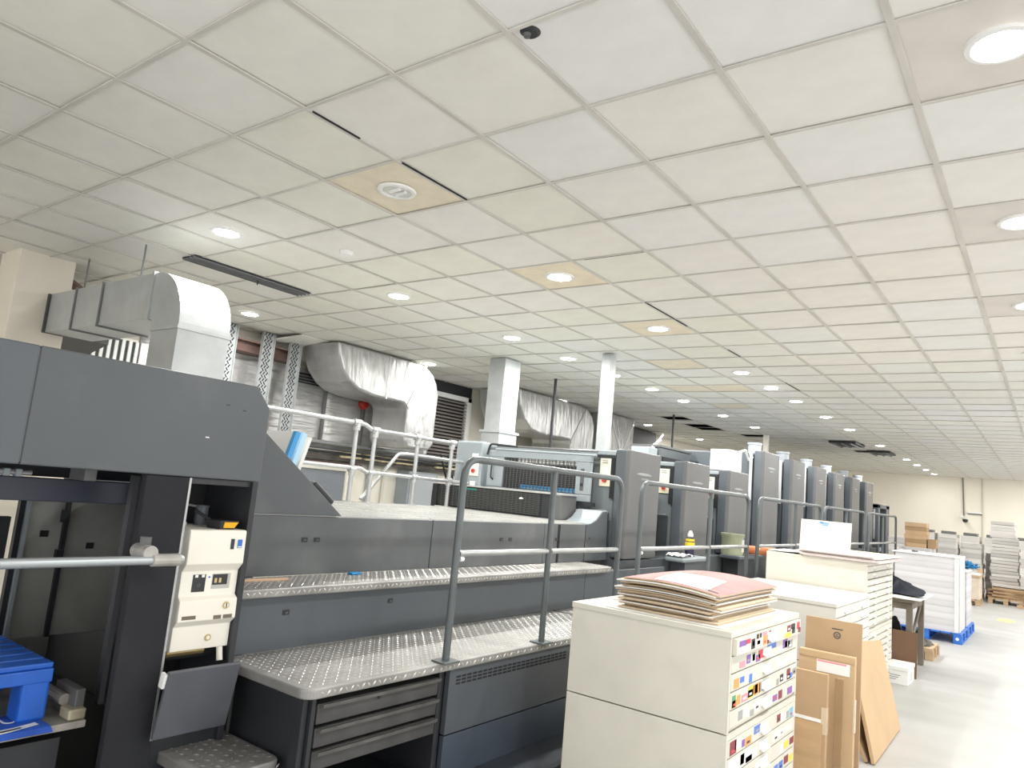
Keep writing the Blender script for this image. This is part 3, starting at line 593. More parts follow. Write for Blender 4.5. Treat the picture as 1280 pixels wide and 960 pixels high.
# drawer cabinet under it
t = thing('drawer_cabinet', 'dark metal three drawer cabinet built under the near end of the platform', 'cabinet', (-2.9, 2.66, 0))
MB().box(-3.15, -2.645, 2.245, 3.09, .0, .06).build('cabinet_base', BLACK, t); MB().box(-3.15, -2.64, 2.240, 2.262, .06, .605).build('cabinet_side', BLACK, t); MB().box(-3.15, -2.64, 3.075, 3.095, .06, .605).build('cabinet_side', BLACK, t); MB().box(-3.15, -3.13, 2.26, 3.075, .06, .605).build('cabinet_back', BLACK, t)
DM = mat('drawer_dark', (.055, .055, .055), .5, var=.3, scale=4, dirt=(.11, .105, .10), dscale=4, damt=.6)
for z0, z1 in ((.487, .575), (.388, .470), (.292, .372)):
    o = MB().box(-3.1, -2.635, 2.27, 3.068, z0, z1).build('drawer', DM, t, bevel=.004)
    MB().hexa([(-2.635, 2.28, z1-.018), (-2.612, 2.28, z1-.014), (-2.612, 3.06, z1-.014), (-2.635, 3.06, z1-.018), (-2.635, 2.28, z1-.002), (-2.606, 2.28, z1+.004), (-2.606, 3.06, z1+.004), (-2.635, 3.06, z1-.002)]).build('pull_lip', mat('drawer_lip', (.12, .118, .112), .4, .2, var=.3, scale=8), o)
MB().cyl((-2.64, 2.64, .548), (-2.629, 2.64, .548), .009, 10).build('drawer_lock', BLACK, t)
tag(MB().tube([(-2.8, 2.82, .075), (-2.75, 2.9, .085), (-2.72, 3.02, .075)], .02, 8).build('pink_rag', mat('rag_pink', (.55, .12, .16), .8)), 'pink rag lying in the open bay under the dark drawers', 'rag')
# vent panels
t = thing('vent_panel', 'dark grey louvred side panel under the platform beside the plan chest', 'panel', (-2.64, 3.8, 0))
MB().box(-2.66, -2.625, 3.145, 4.44, .27, .605).build('upper_panel', mat('vent_panel_grey', (.075, .085, .098), .42, var=.15, scale=2), t, bevel=.003)
MB().box(-2.66, -2.627, 3.145, 4.44, .0, .262).build('lower_panel', mat('vent_panel_blue', (.055, .07, .095), .40, var=.15, scale=2), t, bevel=.003)
MB().box(-2.626, -2.33, 3.145, 5.0, .0, .045).build('added_plinth', mat('plinth_dark', (.035, .042, .055), .5), t, bevel=.006)  # added dark plinth, covers pale floor where the lower panel stops short
for r in range(3):
    for k in range(24):
        y = 3.20+k*.047; MB().box(-2.63, -2.6235, y, y+.036, .520+r*.018, .530+r*.018).build('vent_slot', DARK, t)
# riser panels between the steps and the upper side panels
def seamed(name, label, x, segs, z0, z1, m, th=.03):
    t = thing(name, label, 'panel', (x, (segs[0]+segs[-1])/2, z0))
    for a, b in zip(segs[:-1], segs[1:]): MB().box(x-th, x, a+.003, b-.003, z0, z1).build('cover_panel', m, t, bevel=.004)
    MB().box(x-th-.05, x-th-.002, segs[0], segs[-1], z0, z1-.02).build('panel_backing', BLACK, t)
    return t
def latch(t, x, y, z, s=.022):
    o = MB().box(x-.006, x+.003, y-s, y+s, z-s*.62, z+s*.62).build('latch', BLACK, t, bevel=.002); MB().box(x+.003, x+.0045, y-s*.2, y+s*.5, z-s*.3, z+s*.1).build('latch_key', GREY3, o)
t = seamed('riser_cover', 'dark lower side cover between the two chequer plate steps', -3.27, [2.14, 3.84, 5.6, 7.2], .656, .94, GREY2)
for y, z in ((2.52, .845), (3.28, .855)): latch(t, -3.27, y, z)
t = seamed('side_cover', 'dark upper side cover of the press with finger latches above the step', -3.55, [2.14, 3.90, 5.33, 6.02], .987, 1.325, PANELG)
for y in (2.80, 2.89, 4.72, 4.84, 6.0-.47): latch(t, -3.55, y, 1.19)
MB().box(-3.552, -3.545, 5.545, 5.575, .99, 1.32).build('panel_gap', DARK, t)
t = thing('side_cover', 'dark curved end cover that sweeps up to the first press unit', 'panel', (-3.55, 6.25, .987))
MB().prism([(6.03, .99), (6.03, 1.325), (6.12, 1.335), (6.22, 1.37), (6.32, 1.45), (6.42, 1.46), (6.45, .99)], 'x', -3.62, -3.55).build('curved_cover', GREY, t, bevel=.004)
MB().prism([(6.03, 1.328), (6.12, 1.338), (6.22, 1.375), (6.32, 1.455), (6.44, 1.465), (6.44, 1.44), (6.2, 1.31)], 'x', -3.84, -3.56).build('cover_top', LGREY, t)
latch(t, -3.55, 6.10, 1.2, .014)
# walkway of ribbed panels
t = thing('walkway', 'pale ribbed aluminium walkway on top of the press between the wedge and the first unit', 'walkway', (-4.5, 4.4, 1.32))
MB().box(-5.15, -3.64, 2.56, 6.34, 1.30, 1.318).build('walkway_base', BLACK, t)
for x0, x1 in ((-4.14, -3.57), (-4.78, -4.155), (-5.4, -4.795)):
    for y0, y1 in ((2.15, 3.88), (3.895, 5.3), (5.315, 6.37)):
        MB().box(x0, x1, y0, y1, 1.318, 1.334).build('walkway_panel', GRATE, t)
        mb = MB(); y = y0+.03
        while y < y1-.03: mb.box(x0+.02, x1-.02, y, y+.028, 1.333, 1.3375); y += .06
        o = mb.build('tread_ribs', GRATE, t); o['kind'] = 'stuff'
tag(MB(Matrix.Translation((-3.44, 2.36, .985)) @ Matrix.Rotation(R(86), 4, 'Z')).box(-.19, .26, -.016, .016, 0, .012).build('wooden_batten', mat('batten_wood', (.62, .42, .28), .8), bevel=.003), 'thin reddish wooden batten lying on the upper chequer plate step', 'batten')
tag(MB().box(-3.50, -3.46, 3.12, 3.20, .987, 1.0).build('tape_roll', BLUEG, bevel=.004), 'small blue scrap lying at the back of the upper step', 'scrap')

# ================================================================== GUARD AND FIRST BOX ACROSS THE PRESS
t = thing('grille_box', 'black louvred grille box standing across the pale walkway', 'grille box', (-4.65, 6.14, 1.335))
MB().box(-5.55, -3.88, 6.08, 6.14, 1.34, 1.575).build('box_body', BLACK, t, bevel=.004); MB().box(-5.58, -3.86, 6.06, 6.34, 1.575, 1.59).build('box_lid', GRATE, t, bevel=.003)
MB().box(-3.97, -3.87, 6.05, 6.34, 1.34, 1.575).build('end_plate', GREY3, t, bevel=.004); MB().box(-5.57, -5.50, 6.05, 6.08, 1.34, 1.575).build('end_plate', BLACK, t)
for k in range(12): MB().box(-5.5, -4.12, 6.063, 6.08, 1.36+k*.0175, 1.367+k*.0175).build('grille_bar', mat('grille_bar_grey', (.10, .105, .10), .45, .3), t)
for k in range(26): MB().box(-5.5+k*.054, -5.492+k*.054, 6.067, 6.079, 1.355, 1.565).build('grille_post', mat('grille_post_grey', (.06, .062, .06), .5), t)
MB().lathe([(0, 0), (.02, 0), (.024, .012), (.0, .02)], (-4.35, 6.055, 1.50), 12).build('white_knob', WHITE, t)
MB().box(-5.2, -4.95, 6.06, 6.064, 1.545, 1.56).build('green_label', mat('green_label', (.02, .22, .18), .4), t)
t = thing('press_guard', 'grey guard door with mesh window and blue strip at the end of the walkway', 'guard', (-4.5, 6.55, 1.335))
GX0, GX1, GY = -5.1, -3.77, 6.40
MB().box(GX0, GX1, GY, GY+.05, 1.53, 1.60).build('guard_frame', LGREY, t, bevel=.008); MB().box(GX0, GX1, GY, GY+.05, 1.93, 2.0).build('guard_frame', LGREY, t, bevel=.008)
MB().box(GX0, GX0+.22, GY, GY+.05, 1.601, 1.929).build('guard_frame', LGREY, t, bevel=.008); MB().box(GX1-.17, GX1, GY, GY+.05, 1.601, 1.929).build('guard_frame', LGREY, t, bevel=.008)
for k in range(22): MB().box(GX0+.22+k*.045, GX0+.226+k*.045, GY+.015, GY+.022, 1.60, 1.93).build('mesh_wire', GREY3, t)
for k in range(16): MB().box(GX0+.22, GX1-.17, GY+.022, GY+.028, 1.61+k*.02, 1.615+k*.02).build('mesh_wire', GREY3, t)
MB().box(GX0+.2, GX1-.15, GY+.08, GY+.09, 1.53, 2.0).build('guard_back', BLACK, t); MB().box(GX0+.45, GX1-.18, GY+.03, GY+.05, 1.605, 1.655).build('blue_strip', BLUEG, t); MB().box(GX0+.48, GX1-.2, GY+.028, GY+.032, 1.608, 1.618).build('blue_strip_edge', mat('pale_blue', (.35, .62, .80), .4), t)
MB().box(GX0+.40, GX1-.18, GY+.03, GY+.05, 1.885, 1.93).build('pale_strip', WHITE, t)
for k in range(14): MB().box(GX0+.43+k*.056, GX0+.434+k*.056, GY+.026, GY+.03, 1.885, 1.93).build('strip_mark', SEAM, t)
MB().tube(fillet([(GX0+.09, GY, 1.68), (GX0+.09, GY-.04, 1.70), (GX0+.09, GY-.04, 1.83), (GX0+.09, GY, 1.85)], .02), .009, 8).build('guard_handle', BLACK, t)
MB().cyl((GX1-.09, GY-.01, 1.70), (GX1-.09, GY, 1.70), .018, 12).build('lock_knob', BLACK, t); MB().box(GX1-.11, GX1-.07, GY-.006, GY, 1.64, 1.86).build('lock_plate', GREY3, t)
MB().box(GX0+.05, GX1+.05, GY-.02, GY+.06, 1.49, 1.53).build('guard_sill', BLACK, t)
MB().box(GX0-.1, -3.92, GY-.01, GY+.09, 1.34, 1.49).build('guard_base', GREY2, t)
MB().grid(lambda u, v: (-4.42+.62*u, 6.345+.04*v, 1.345+.11*v**2), 12, 6).build('ribbed_apron', mat('apron_cream', (.62, .60, .50), .5, var=.3, scale=7, stretch=(6, 1, 1)), t)
MB().tube(fillet([(GX0+.0, GY-.02, 1.95), (GX0+.03, GY-.02, 2.07), (GX0+.4, GY-.02, 2.05)], .05), .012, 8).build('hose', BLACK, t)
for z, y in ((2.055, GY+.02), (2.015, GY-.0)): MB().cyl((GX0+.1, y, z), (GX1+.06, y, z-.01), .011, 8).build('guard_rod', GREY3 if z > 2.03 else LGREY, t)
# far side pillar of the guard
t = thing('guard_pillar', 'pale grey rounded control pillar at the far end of the mesh guard', 'control pillar', (-5.45, 6.6, 1.335))
MB().box(-5.55, -5.16, 6.36, 6.5, 1.34, 2.09).build('pillar_body', LGREY, t, bevel=.02, seg=3); MB().box(-5.31, -5.19, 6.345, 6.36, 1.70, 1.84).build('control_plate', CREAM, t, bevel=.003); MB().cyl((-5.25, 6.325, 1.755), (-5.25, 6.346, 1.755), .022, 12).build('stop_button', RED, t)
MB().box(-5.29, -5.21, 6.345, 6.36, 1.88, 1.95).build('label_plate', WHITE, t); MB().box(-5.29, -5.22, 6.345, 6.36, 1.57, 1.64).build('label_plate', WHITE, t)
# ================================================================== PRESS UNITS
def unit(label, y0, tall=False, cat='printing press', grp='short press units'):
    zt = 2.47 if tall else 2.09; L = .73
    m1, m2 = (GREY2, GREY3)
    t = thing('press_unit', label, cat, (-4.5, y0+.5, 0), grp)
    MB().prism([(-3.40, y0+.02), (-3.40, y0+L), (-3.50, y0+L), (-3.54, y0+L-.05), (-3.54, y0+.004), (-3.43, y0+.004)], 'z', 1.01, zt).build('cover_face', m2, t, bevel=.012, seg=3)
    MB().box(-3.545, -3.428, y0-.004, y0+.05, 1.015, zt-.006).build('cover_edge', m1, t, bevel=.012, seg=3)
    MB().box(-5.6, -3.56, y0+.03, y0+1.05, .0, zt-.03).build('unit_body', m1 if tall else mat('unit_body_grey', (.17, .195, .20), .45, var=.1, scale=3), t, bevel=.02, seg=3)
    MB().box(-3.64, -3.42, y0-.0, y0+1.355, .66, 1.0).build('base_panel', GREY, t, bevel=.004)
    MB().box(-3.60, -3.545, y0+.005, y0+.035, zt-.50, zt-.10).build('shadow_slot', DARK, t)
    if not tall:
        o = MB().box(-3.73, -3.60, y0+.012, y0+.035, 1.825, 1.99).build('control_panel', mat('panel_white', (.80, .78, .68), .5), t, bevel=.004)
        for k in range(2): MB().box(-3.70, -3.64, y0+.008, y0+.013, 1.96-k*.02, 1.965-k*.02).build('panel_line', GREY3, o)
        o = MB().box(-3.73, -3.60, y0+.012, y0+.035, 1.705, 1.815).build('stop_panel', mat('stop_cream', (.78, .70, .52), .5), t, bevel=.004); MB().cyl((-3.665, y0-.015, 1.765), (-3.665, y0+.012, 1.765), .022, 12).build('stop_button', RED, o)
        MB().box(-3.76, -3.55, y0+.005, y0+.03, 1.995, 2.01).build('panel_hood', BLACK, t)
        MB().box(-3.80, -3.60, y0+.015, y0+.034, 1.05, 1.45).build('lower_door', mat('lower_door', (.05, .055, .06), .4), t, bevel=.006); MB().box(-3.78, -3.62, y0+.008, y0+.02, 1.452, 1.475).build('door_lip', TUBE, t)
        MB().box(-3.98, -3.55, y0+.0, y0+.06, 2.02, 2.07).build('top_cap', LGREY, t, bevel=.01)
    else:
        MB().lathe([(.0, 0), (.095, 0), (.095, .14), (.105, .145), (.105, .175), (.0, .175)], (-3.66, y0+.34, zt-.032), 20).build('vent_cap', mat('vent_grey', (.36, .39, .42), .45), t, smooth=True)
        MB().tube(fillet([(-3.585, y0-.02, 1.75), (-3.585, y0-.02, zt-.06), (-3.62, y0+.05, zt-.04)], .03), .024, 10).build('side_pipe', mat('pipe_pale', (.55, .57, .58), .4), t, smooth=True)
        MB().box(-4.1, -3.70, y0+.015, y0+.034, 1.0, 1.75).build('lower_door', BLACK, t, bevel=.006)
    bz = zt-.23
    o = MB().prism([(y0+.36+.17*math.cos(a), bz+.014*math.sin(a)) for a in [k*math.pi/8 for k in range(16)]], 'x', -3.4, -3.3985).build('badge', mat('badge_grey', (.27, .28, .28), .4), t)
    text('HEIDELBERG', .036, (-3.398, y0+.36, bz), FACE_X, mat('badge_letter', (.42, .43, .43), .5), o)
    text('SPEEDMASTER', .026, (-3.3995, y0+.38, bz-.05), FACE_X, MATS['badge_letter'], t)
    return t
SH = ['nearest short press unit, right behind the mesh guard', 'second short press unit from the mesh guard', 'third short press unit, carrying the white box on its roof']
u0 = unit(SH[0], 6.505)
for k in (1, 2): dup(u0, (0, 1.405*k, 0), SH[k])
TL = ['first and nearest of the six tall press towers', 'second of the six tall press towers', 'third of the six tall press towers', 'fourth of the six tall press towers', 'fifth of the six tall press towers', 'last and farthest of the six tall press towers']
u1 = unit(TL[0], 10.68, True, grp='tall press towers')
for k in range(1, 6): dup(u1, (0, 1.44*k, 0), TL[k])
bpy.context.view_layer.update()
t = thing('roof_box', 'white cabinet box on the roof of the third short press unit', 'box', (-3.58, 9.65, 2.092))
MB().box(-3.73, -3.44, 9.45, 9.85, 2.092, 2.37).build('box_body', WHITE, t, bevel=.008); MB().box(-3.69, -3.58, 9.445, 9.451, 2.20, 2.27).build('label_frame', GREY3, t); MB().box(-3.685, -3.585, 9.442, 9.446, 2.205, 2.265).build('label_face', WHITE, t)
MB().tube(fillet([(-3.5, 9.83, 2.36), (-3.46, 10.05, 2.42), (-3.5, 10.3, 2.3), (-3.55, 10.6, 2.36)], .08), .016, 8).build('white_hose', WHITE, t)
t = thing('roof_unit', 'long dark roof housing on the short press units behind the white box', 'roof housing', (-4.7, 10, 2.06))
MB().box(-4.95, -4.5, 9.5, 10.6, 2.062, 2.37).build('housing_body', GREY, t, bevel=.01); MB().box(-4.93, -4.485, 9.6, 10.55, 2.14, 2.24).build('housing_slot', DARK, t); MB().box(-4.97, -4.48, 9.48, 10.62, 2.37, 2.40).build('housing_lid', GREY3, t)
t = thing('roof_unit', 'pale grey roof box with upright white arms beside the slim post', 'roof housing', (-4.64, 9.3, 2.062))
MB().box(-4.78, -4.5, 9.18, 9.44, 2.062, 2.34).build('housing_body', LGREY, t, bevel=.01)
for x, y, a in ((-4.6, 9.2, .08), (-4.58, 9.22, .16)): MB().tube([(x, y+.25, 2.34), (x, y+.32, 2.40), (x+.06, y+.42, 2.40+a)], .013, 8).build('white_arm', WHITE, t)
t = thing('press_feeder', 'dark feeder frame at the far end of the press', 'printing press', (-4.4, 19.8, 0))
for x in (-3.5, -5.3): MB().box(x-.1, x+.1, 19.3, 19.5, 0, 2.02).build('feeder_post', GREY2, t, bevel=.01)
MB().box(-3.6, -3.4, 20.3, 20.7, 0, 2.02).build('feeder_post', GREY2, t, bevel=.01); MB().box(-5.4, -3.4, 19.3, 20.7, 1.93, 2.03).build('feeder_top', GREY2, t, bevel=.01); MB().box(-5.3, -3.62, 19.32, 20.4, .3, 1.9).build('feeder_inside', BLACK, t)
MB().box(-3.62, -3.45, 19.2, 20.2, .9, 1.0).build('feeder_table', LGREY, t)
for k in range(3): MB().cyl((-3.5, 19.3+.2*k, 1.2), (-3.5, 19.3+.2*k, 1.9), .03, 8).build('feeder_rod', TUBE, t)

# ================================================================== HANDRAILS
def handrail(label, y0, y1, mid, zb=.655, zt=1.742, zm=1.222, x=-2.62, feet=True):
    t = thing('handrail', label, 'handrail', (x, (y0+y1)/2, zb), 'platform handrails'); r = .0205
    pts = fillet([(x, y0, zb), (x, y0, zt), (x, y1, zt), (x, y1, zb)], .12, 8)
    MB().tube(pts, r, 14).build('rail_tube', RAIL, t, smooth=True)
    MB().cyl((x, mid, zb), (x, mid, zt), r*.95, 12).build('middle_post', RAIL, t, smooth=True)
    for a, b in ((y0+r, mid-r), (mid+r, y1-r)): MB().cyl((x, a, zm), (x, b, zm), .017, 12).build('middle_rail', TUBE, t, smooth=True)
    for y in (y0, mid): MB().box(x-.05, x+.05, y-.06, y+.06, zb, zb+.010).build('base_plate', RAIL, t, bevel=.002)
    for y in (y0+.03,): MB().cyl((x, y, zm-.03), (x, y+.03, zm-.03), .014, 8).build('rail_bracket', WHITE, t)
    return t
handrail('nearest dark grey handrail on the lower platform, with a middle post', 3.09, 4.93, 4.0)
handrail('second handrail from the near end, in front of the short press units', 5.27, 7.78, 6.72)
handrail('third handrail from the near end, in front of the first tall towers', 8.12, 10.75, 9.55)
handrail('fourth handrail from the near end, in front of the middle tall towers', 10.98, 13.62, 12.3)
handrail('fifth and farthest handrail, in front of the feeder', 13.98, 16.7, 15.3)
# shelves with bottle, jar, roll
t = thing('tray_shelf', 'grey tray shelf with crumpled cloth between the first two short press units', 'shelf', (-3.1, 7.85, .655))
MB().box(-3.39, -3.17, 7.45, 8.2, .985, 1.03).build('tray', LGREY, t, bevel=.015); MB().box(-3.38, -3.22, 7.6, 8.1, .66, .985).build('tray_leg', GREY2, t)
MB().grid(lambda u, v: (-3.385+.2*u, 7.46+.28*v, 1.035+.02*abs(math.sin(9*u+4*v))+.02*abs(math.sin(7*v))), 8, 8).build('crumpled_cloth', WHITE, t)
t = thing('spray_bottle', 'dark bottle with yellow label and white cap on the grey tray shelf', 'bottle', (-3.3, 7.9, 1.03))
MB().lathe([(0, 0), (.052, 0), (.052, .16), (.045, .2), (.03, .215), (0, .215)], (-3.3, 7.9, 1.03), 18).build('bottle_body', mat('bottle_navy', (.02, .02, .05), .4), t, smooth=True)
MB().lathe([(.053, .085), (.053, .15), (.047, .195), (.047, .085)], (-3.3, 7.9, 1.03), 18).build('bottle_label', YEL, t); MB().lathe([(.03, .215), (.034, .24), (.016, .28), (0, .285)], (-3.3, 7.9, 1.03), 14).build('bottle_cap', WHITE, t, smooth=True)
MB().box(-3.255, -3.245, 7.88, 7.90, 1.13, 1.15).build('label_mark', BLACK, t); MB().box(-3.255, -3.245, 7.905, 7.925, 1.13, 1.15).build('label_mark', BLACK, t)
t = thing('tray_shelf', 'dark tray shelf under the green jar beside the third short unit', 'shelf', (-3.1, 9.4, .655))
MB().box(-3.39, -3.13, 9.05, 9.95, .985, 1.03).build('tray', GREY2, t, bevel=.012); MB().box(-3.38, -3.2, 9.2, 9.8, .66, .985).build('tray_leg', BLACK, t)
t = thing('glass_jar', 'murky green jar with white dripping rim on the dark tray shelf', 'jar', (-3.3, 9.3, 1.03))
MB().lathe([(0, 0), (.13, 0), (.135, .02), (.135, .22), (.145, .235), (.145, .26), (.125, .26), (.125, .03), (0, .03)], (-3.3, 9.25, 1.03), 20).build('jar_body', JAR, t, smooth=True)
MB().box(-3.175, -3.160, 9.22, 9.28, 1.07, 1.22).build('white_drip', WHITE, t)
t = thing('paint_roller', 'dark orange roll with a handle sticking out from the dark tray shelf', 'roller', (-3.05, 9.6, 1.03))
MB().cyl((-3.22, 9.45, 1.10), (-2.98, 9.95, 1.085), .055, 14).build('roller_sleeve', ORANGE, t, bevel=.012); MB().cyl((-3.26, 9.36, 1.095), (-3.22, 9.45, 1.10), .018, 8).build('roller_handle', BLACK, t)
tag(MB().box(-3.2, -2.75, 10.3, 11.3, .656, 1.02).build('cable_trunk', LGREY, bevel=.01), 'pale grey box step between the second and third handrails', 'step')

# ================================================================== BACK PIPE RAIL
t = thing('pipe_rail', 'galvanised pipe handrail with elbow fittings along the far side of the walkway', 'handrail', (-5.3, 4.8, 1.334)); X = -5.3; q = .021
def fit(y, z, r=.034, h=.045, ax='y'):
    (MB().cyl((X, y-h, z), (X, y+h, z), r, 12).cyl((X, y, z-h*1.6), (X, y, z), r, 12)).build('tube_fitting', TUBE, t, smooth=True)
MB().tube(fillet([(X, 3.2, 2.085), (X, 4.60, 2.08), (X, 4.72, 2.075), (X, 4.80, 2.04), (X, 4.9, 2.035), (X, 6.02, 2.03)], .05), q, 12).build('top_rail', TUBE, t, smooth=True)
MB().tube([(X, 3.2, 1.66), (X, 4.72, 1.655), (X, 4.80, 1.625), (X, 6.32, 1.61)], q*.9, 12).build('middle_rail', TUBE, t, smooth=True)
for y, z in ((4.62, 2.08), (4.86, 2.035), (5.46, 2.03), (6.0, 2.03)): MB().cyl((X, y, 1.334), (X, y, z), q, 12).build('rail_post', TUBE, t, smooth=True); fit(y, z); fit(y, 1.64 if y < 4.7 else 1.62, .03, .035)
for y in (4.62, 4.86, 5.46, 6.0): MB().cyl((X, y, 1.334), (X, y, 1.345), .05, 14).build('post_foot', TUBE, t)
MB().tube(fillet([(X-.12, 4.88, 1.36), (X-.12, 5.32, 1.84), (X-.12, 5.5, 1.85), (X-.12, 6.34, 1.84)], .05), q*.9, 12).build('brace_rail', TUBE, t, smooth=True)

# ================================================================== PLAN CHESTS
def plan_chest(label, x0, x1, y0, y1, z0, ztop, n_units, per, m, loc_dz, stickers=None, gap=.0, handles=1, top_over=.0, open_first=0):
    t = thing('plan_chest', label, 'plan chest', ((x0+x1)/2, (y0+y1)/2, z0))
    H = (ztop-z0)/n_units; D = []
    for u in range(n_units-1, -1, -1):
        a = z0+u*H; b = a+H
        lid = .030; top = u == n_units-1
        MB().box(x0, x1-.012, y0, y1, a+.003, b-(.012 if top else .0035)).build('carcass', m, t, bevel=.002)
        if top: MB().box(x0-top_over-.001, x1+top_over, y0-top_over-.001, y1+top_over+.001, b-lid, b).build('chest_top', m, t, bevel=.003)
        else: MB().box(x1-.0118, x1, y0+.001, y1-.001, b-lid, b-.0035).build('front_rail', m, t)
        MB().box(x1-.012, x1+.0, y0+.001, y0+.022, a+.003, b-lid).build('front_stile', m, t); MB().box(x1-.012, x1+.0, y1-.022, y1-.001, a+.003, b-lid).build('front_stile', m, t)
        MB().box(x1-.0115, x1-.008, y0+.022, y1-.022, a+.02, b-lid).build('front_gap', CABD, t)
        dh = (H-lid-.02)/per
        for k in range(per):
            dz1 = b-lid-.004-k*dh; dz0 = dz1-dh+(.007 if per < 9 else .011); out = .022 if (open_first and u == n_units-1 and k == 0) else 0
            dr = MB().box(x1-.10, x1+.001+out, y0+.026, y1-.026, dz0, dz1).build('drawer', m, t, bevel=.002); D.append((dr, x1+.001+out, dz0, dz1))
            for h in range(handles):
                yc = y0+(y1-y0)*((h+.5)/handles if handles > 1 else .49); zc = (dz0+dz1)/2; xo = x1+.001+out
                hw = .075 if handles == 1 else .045; hh = min(.026, dh*.3)
                MB().box(xo-.001, xo+.002, yc-hw, yc+hw, zc-hh*.4, zc+hh).build('label_holder', WHITE, dr)
                MB().prism([(xo, zc-hh*.45), (xo+.020, zc-hh*.9), (xo+.022, zc-hh*.7), (xo+.003, zc-hh*.1)], 'y', yc-hw*.8, yc+hw*.8).build('pull_handle', WHITE, dr)
    return t, D
PA, DA = plan_chest('tall off-white plan chest covered in coloured stickers, nearest the camera', -2.22, -1.30, 3.69, 4.87, .02, .995, 2, 5, CABM, 0, open_first=1, top_over=.004)
def sticker(dr, y, z, w, h, c):
    d, x, z0, z1 = dr; MB().box(x-.001, x+.0012, y, y+w, z, z+h).build('sticker', STICK[c], d)
sr = random.Random(11)
names = [7, 1, 8, 11, 2, 9, 11, 8, 11, 5, 3, 11, 6, 10, 10, 11]
for n, dr in enumerate(DA):
    d, x, z0, z1 = dr; hgt = z1-z0
    if n == 0:
        L = [(3.75, .50, .10, .34, 7), (3.845, .55, .07, .28, 0), (3.75, .08, .12, .40, 11), (3.93, .12, .055, .62, 8), (3.945, .3, .03, .3, 3), (4.01, .66, .035, .3, 8), (4.06, .68, .03, .28, 8), (4.01, .22, .085, .38, 11), (4.02, .28, .05, .25, 10), (4.12, .12, .06, .6, 2), (4.11, .72, .07, .26, 1), (4.19, .1, .03, .6, 9), (4.22, .74, .03, .22, 0), (4.24, .06, .12, .22, 6),
             (4.56, .42, .07, .45, 9), (4.64, .55, .08, .35, 8), (4.66, .2, .06, .4, 8), (4.52, .05, .12, .30, 3), (4.76, .4, .06, .5, 0), (4.79, .12, .05, .35, 9)]
    else:
        L = []; y = 3.73+sr.uniform(0, .15)
        dens = [0, .55, .6, .95, .85, .8, .9, .85, .95, .9][n]
        while y < 4.80:
            w = sr.uniform(.04, .10)
            if (y < 4.16 or y > 4.40) and sr.random() < dens: L.append((y, sr.uniform(.06, .3), w, sr.uniform(.35, .65), sr.choice(names)))
            y += w+sr.uniform(.002, .03)
        if n == 1: L += [(3.99, .1, .09, .6, 11), (4.12, .25, .10, .55, 0), (4.27, .62, .16, .34, 5), (4.60, .3, .10, .45, 11)]
        if n == 3: L += [(3.74, .1, .05, .7, 4), (3.98, .15, .09, .75, 3), (4.08, .2, .09, .7, 2), (4.66, .1, .07, .75, 9)]
        if n == 5: L += [(3.74, .1, .09, .8, 9), (4.10, .45, .10, .5, 5)]
        if n == 6: L += [(3.73, .08, .35, .8, 11)]
    for y, zf, w, hf, c in L: sticker(dr, y, z0+zf*hgt, w, min(hf, .97-zf)*hgt, c)
    for y, zf, w, hf, c in L:
        if hf > .4 and w > .055 and sr.random() < .7: MB().box(x, x+.0018, y+w*.25, y+w*.75, z0+(zf+.12)*hgt, z0+(zf+.26)*hgt).build('sticker_mark', STICK[sr.choice([8, 11, 10, 0])], d)
PB, DB = plan_chest('lower off-white plan chest behind the cardboard sheets', -2.36, -1.36, 6.12, 7.38, .02, .955, 2, 5, CABM2, 0, handles=2, top_over=.008)
PC, DC = plan_chest('tall narrow-drawer off-white plan chest with papers on top, farthest of the chests', -2.30, -1.39, 7.42, 8.72, .02, 1.222, 2, 9, CABM, 0, handles=2)

# papers on top of the far chest
def curve(x, y, bow):
    return bow*max(0, 1-((x+1.75)/.42)**2)*max(.5, 1-.25*((y-4.35)/.6)**2)
def bowed(x0, x1, y0, y1, z, th, bow, ph, m, me, name='sheet', t=None, sx=0, nu=12, nv=6, tex=None):
    def top(u, v): return (x0+(x1-x0)*u, y0+(y1-y0)*v, z+curve(x0+(x1-x0)*u, y0+(y1-y0)*v, bow))
    mb = MB(); mb.grid(top, nu, nv, 0)
    n0 = len(mb.v); W = nu+1
    mb.v += [(p[0], p[1], p[2]-th) for p in mb.v[:n0]]
    for f in list(mb.f): mb.f.append([n0+i for i in reversed(f)]); mb.mi.append(1)
    edge = [i for i in range(W)] + [W*j+nu for j in range(1, nv+1)] + [W*nv+i for i in range(nu-1, -1, -1)] + [W*j for j in range(nv-1, 0, -1)]
    for a, b in zip(edge, edge[1:]+edge[:1]): mb.f.append([b, a, n0+a, n0+b]); mb.mi.append(1)
    return mb
sb = random.Random(5)
NB = 18; zb = .996
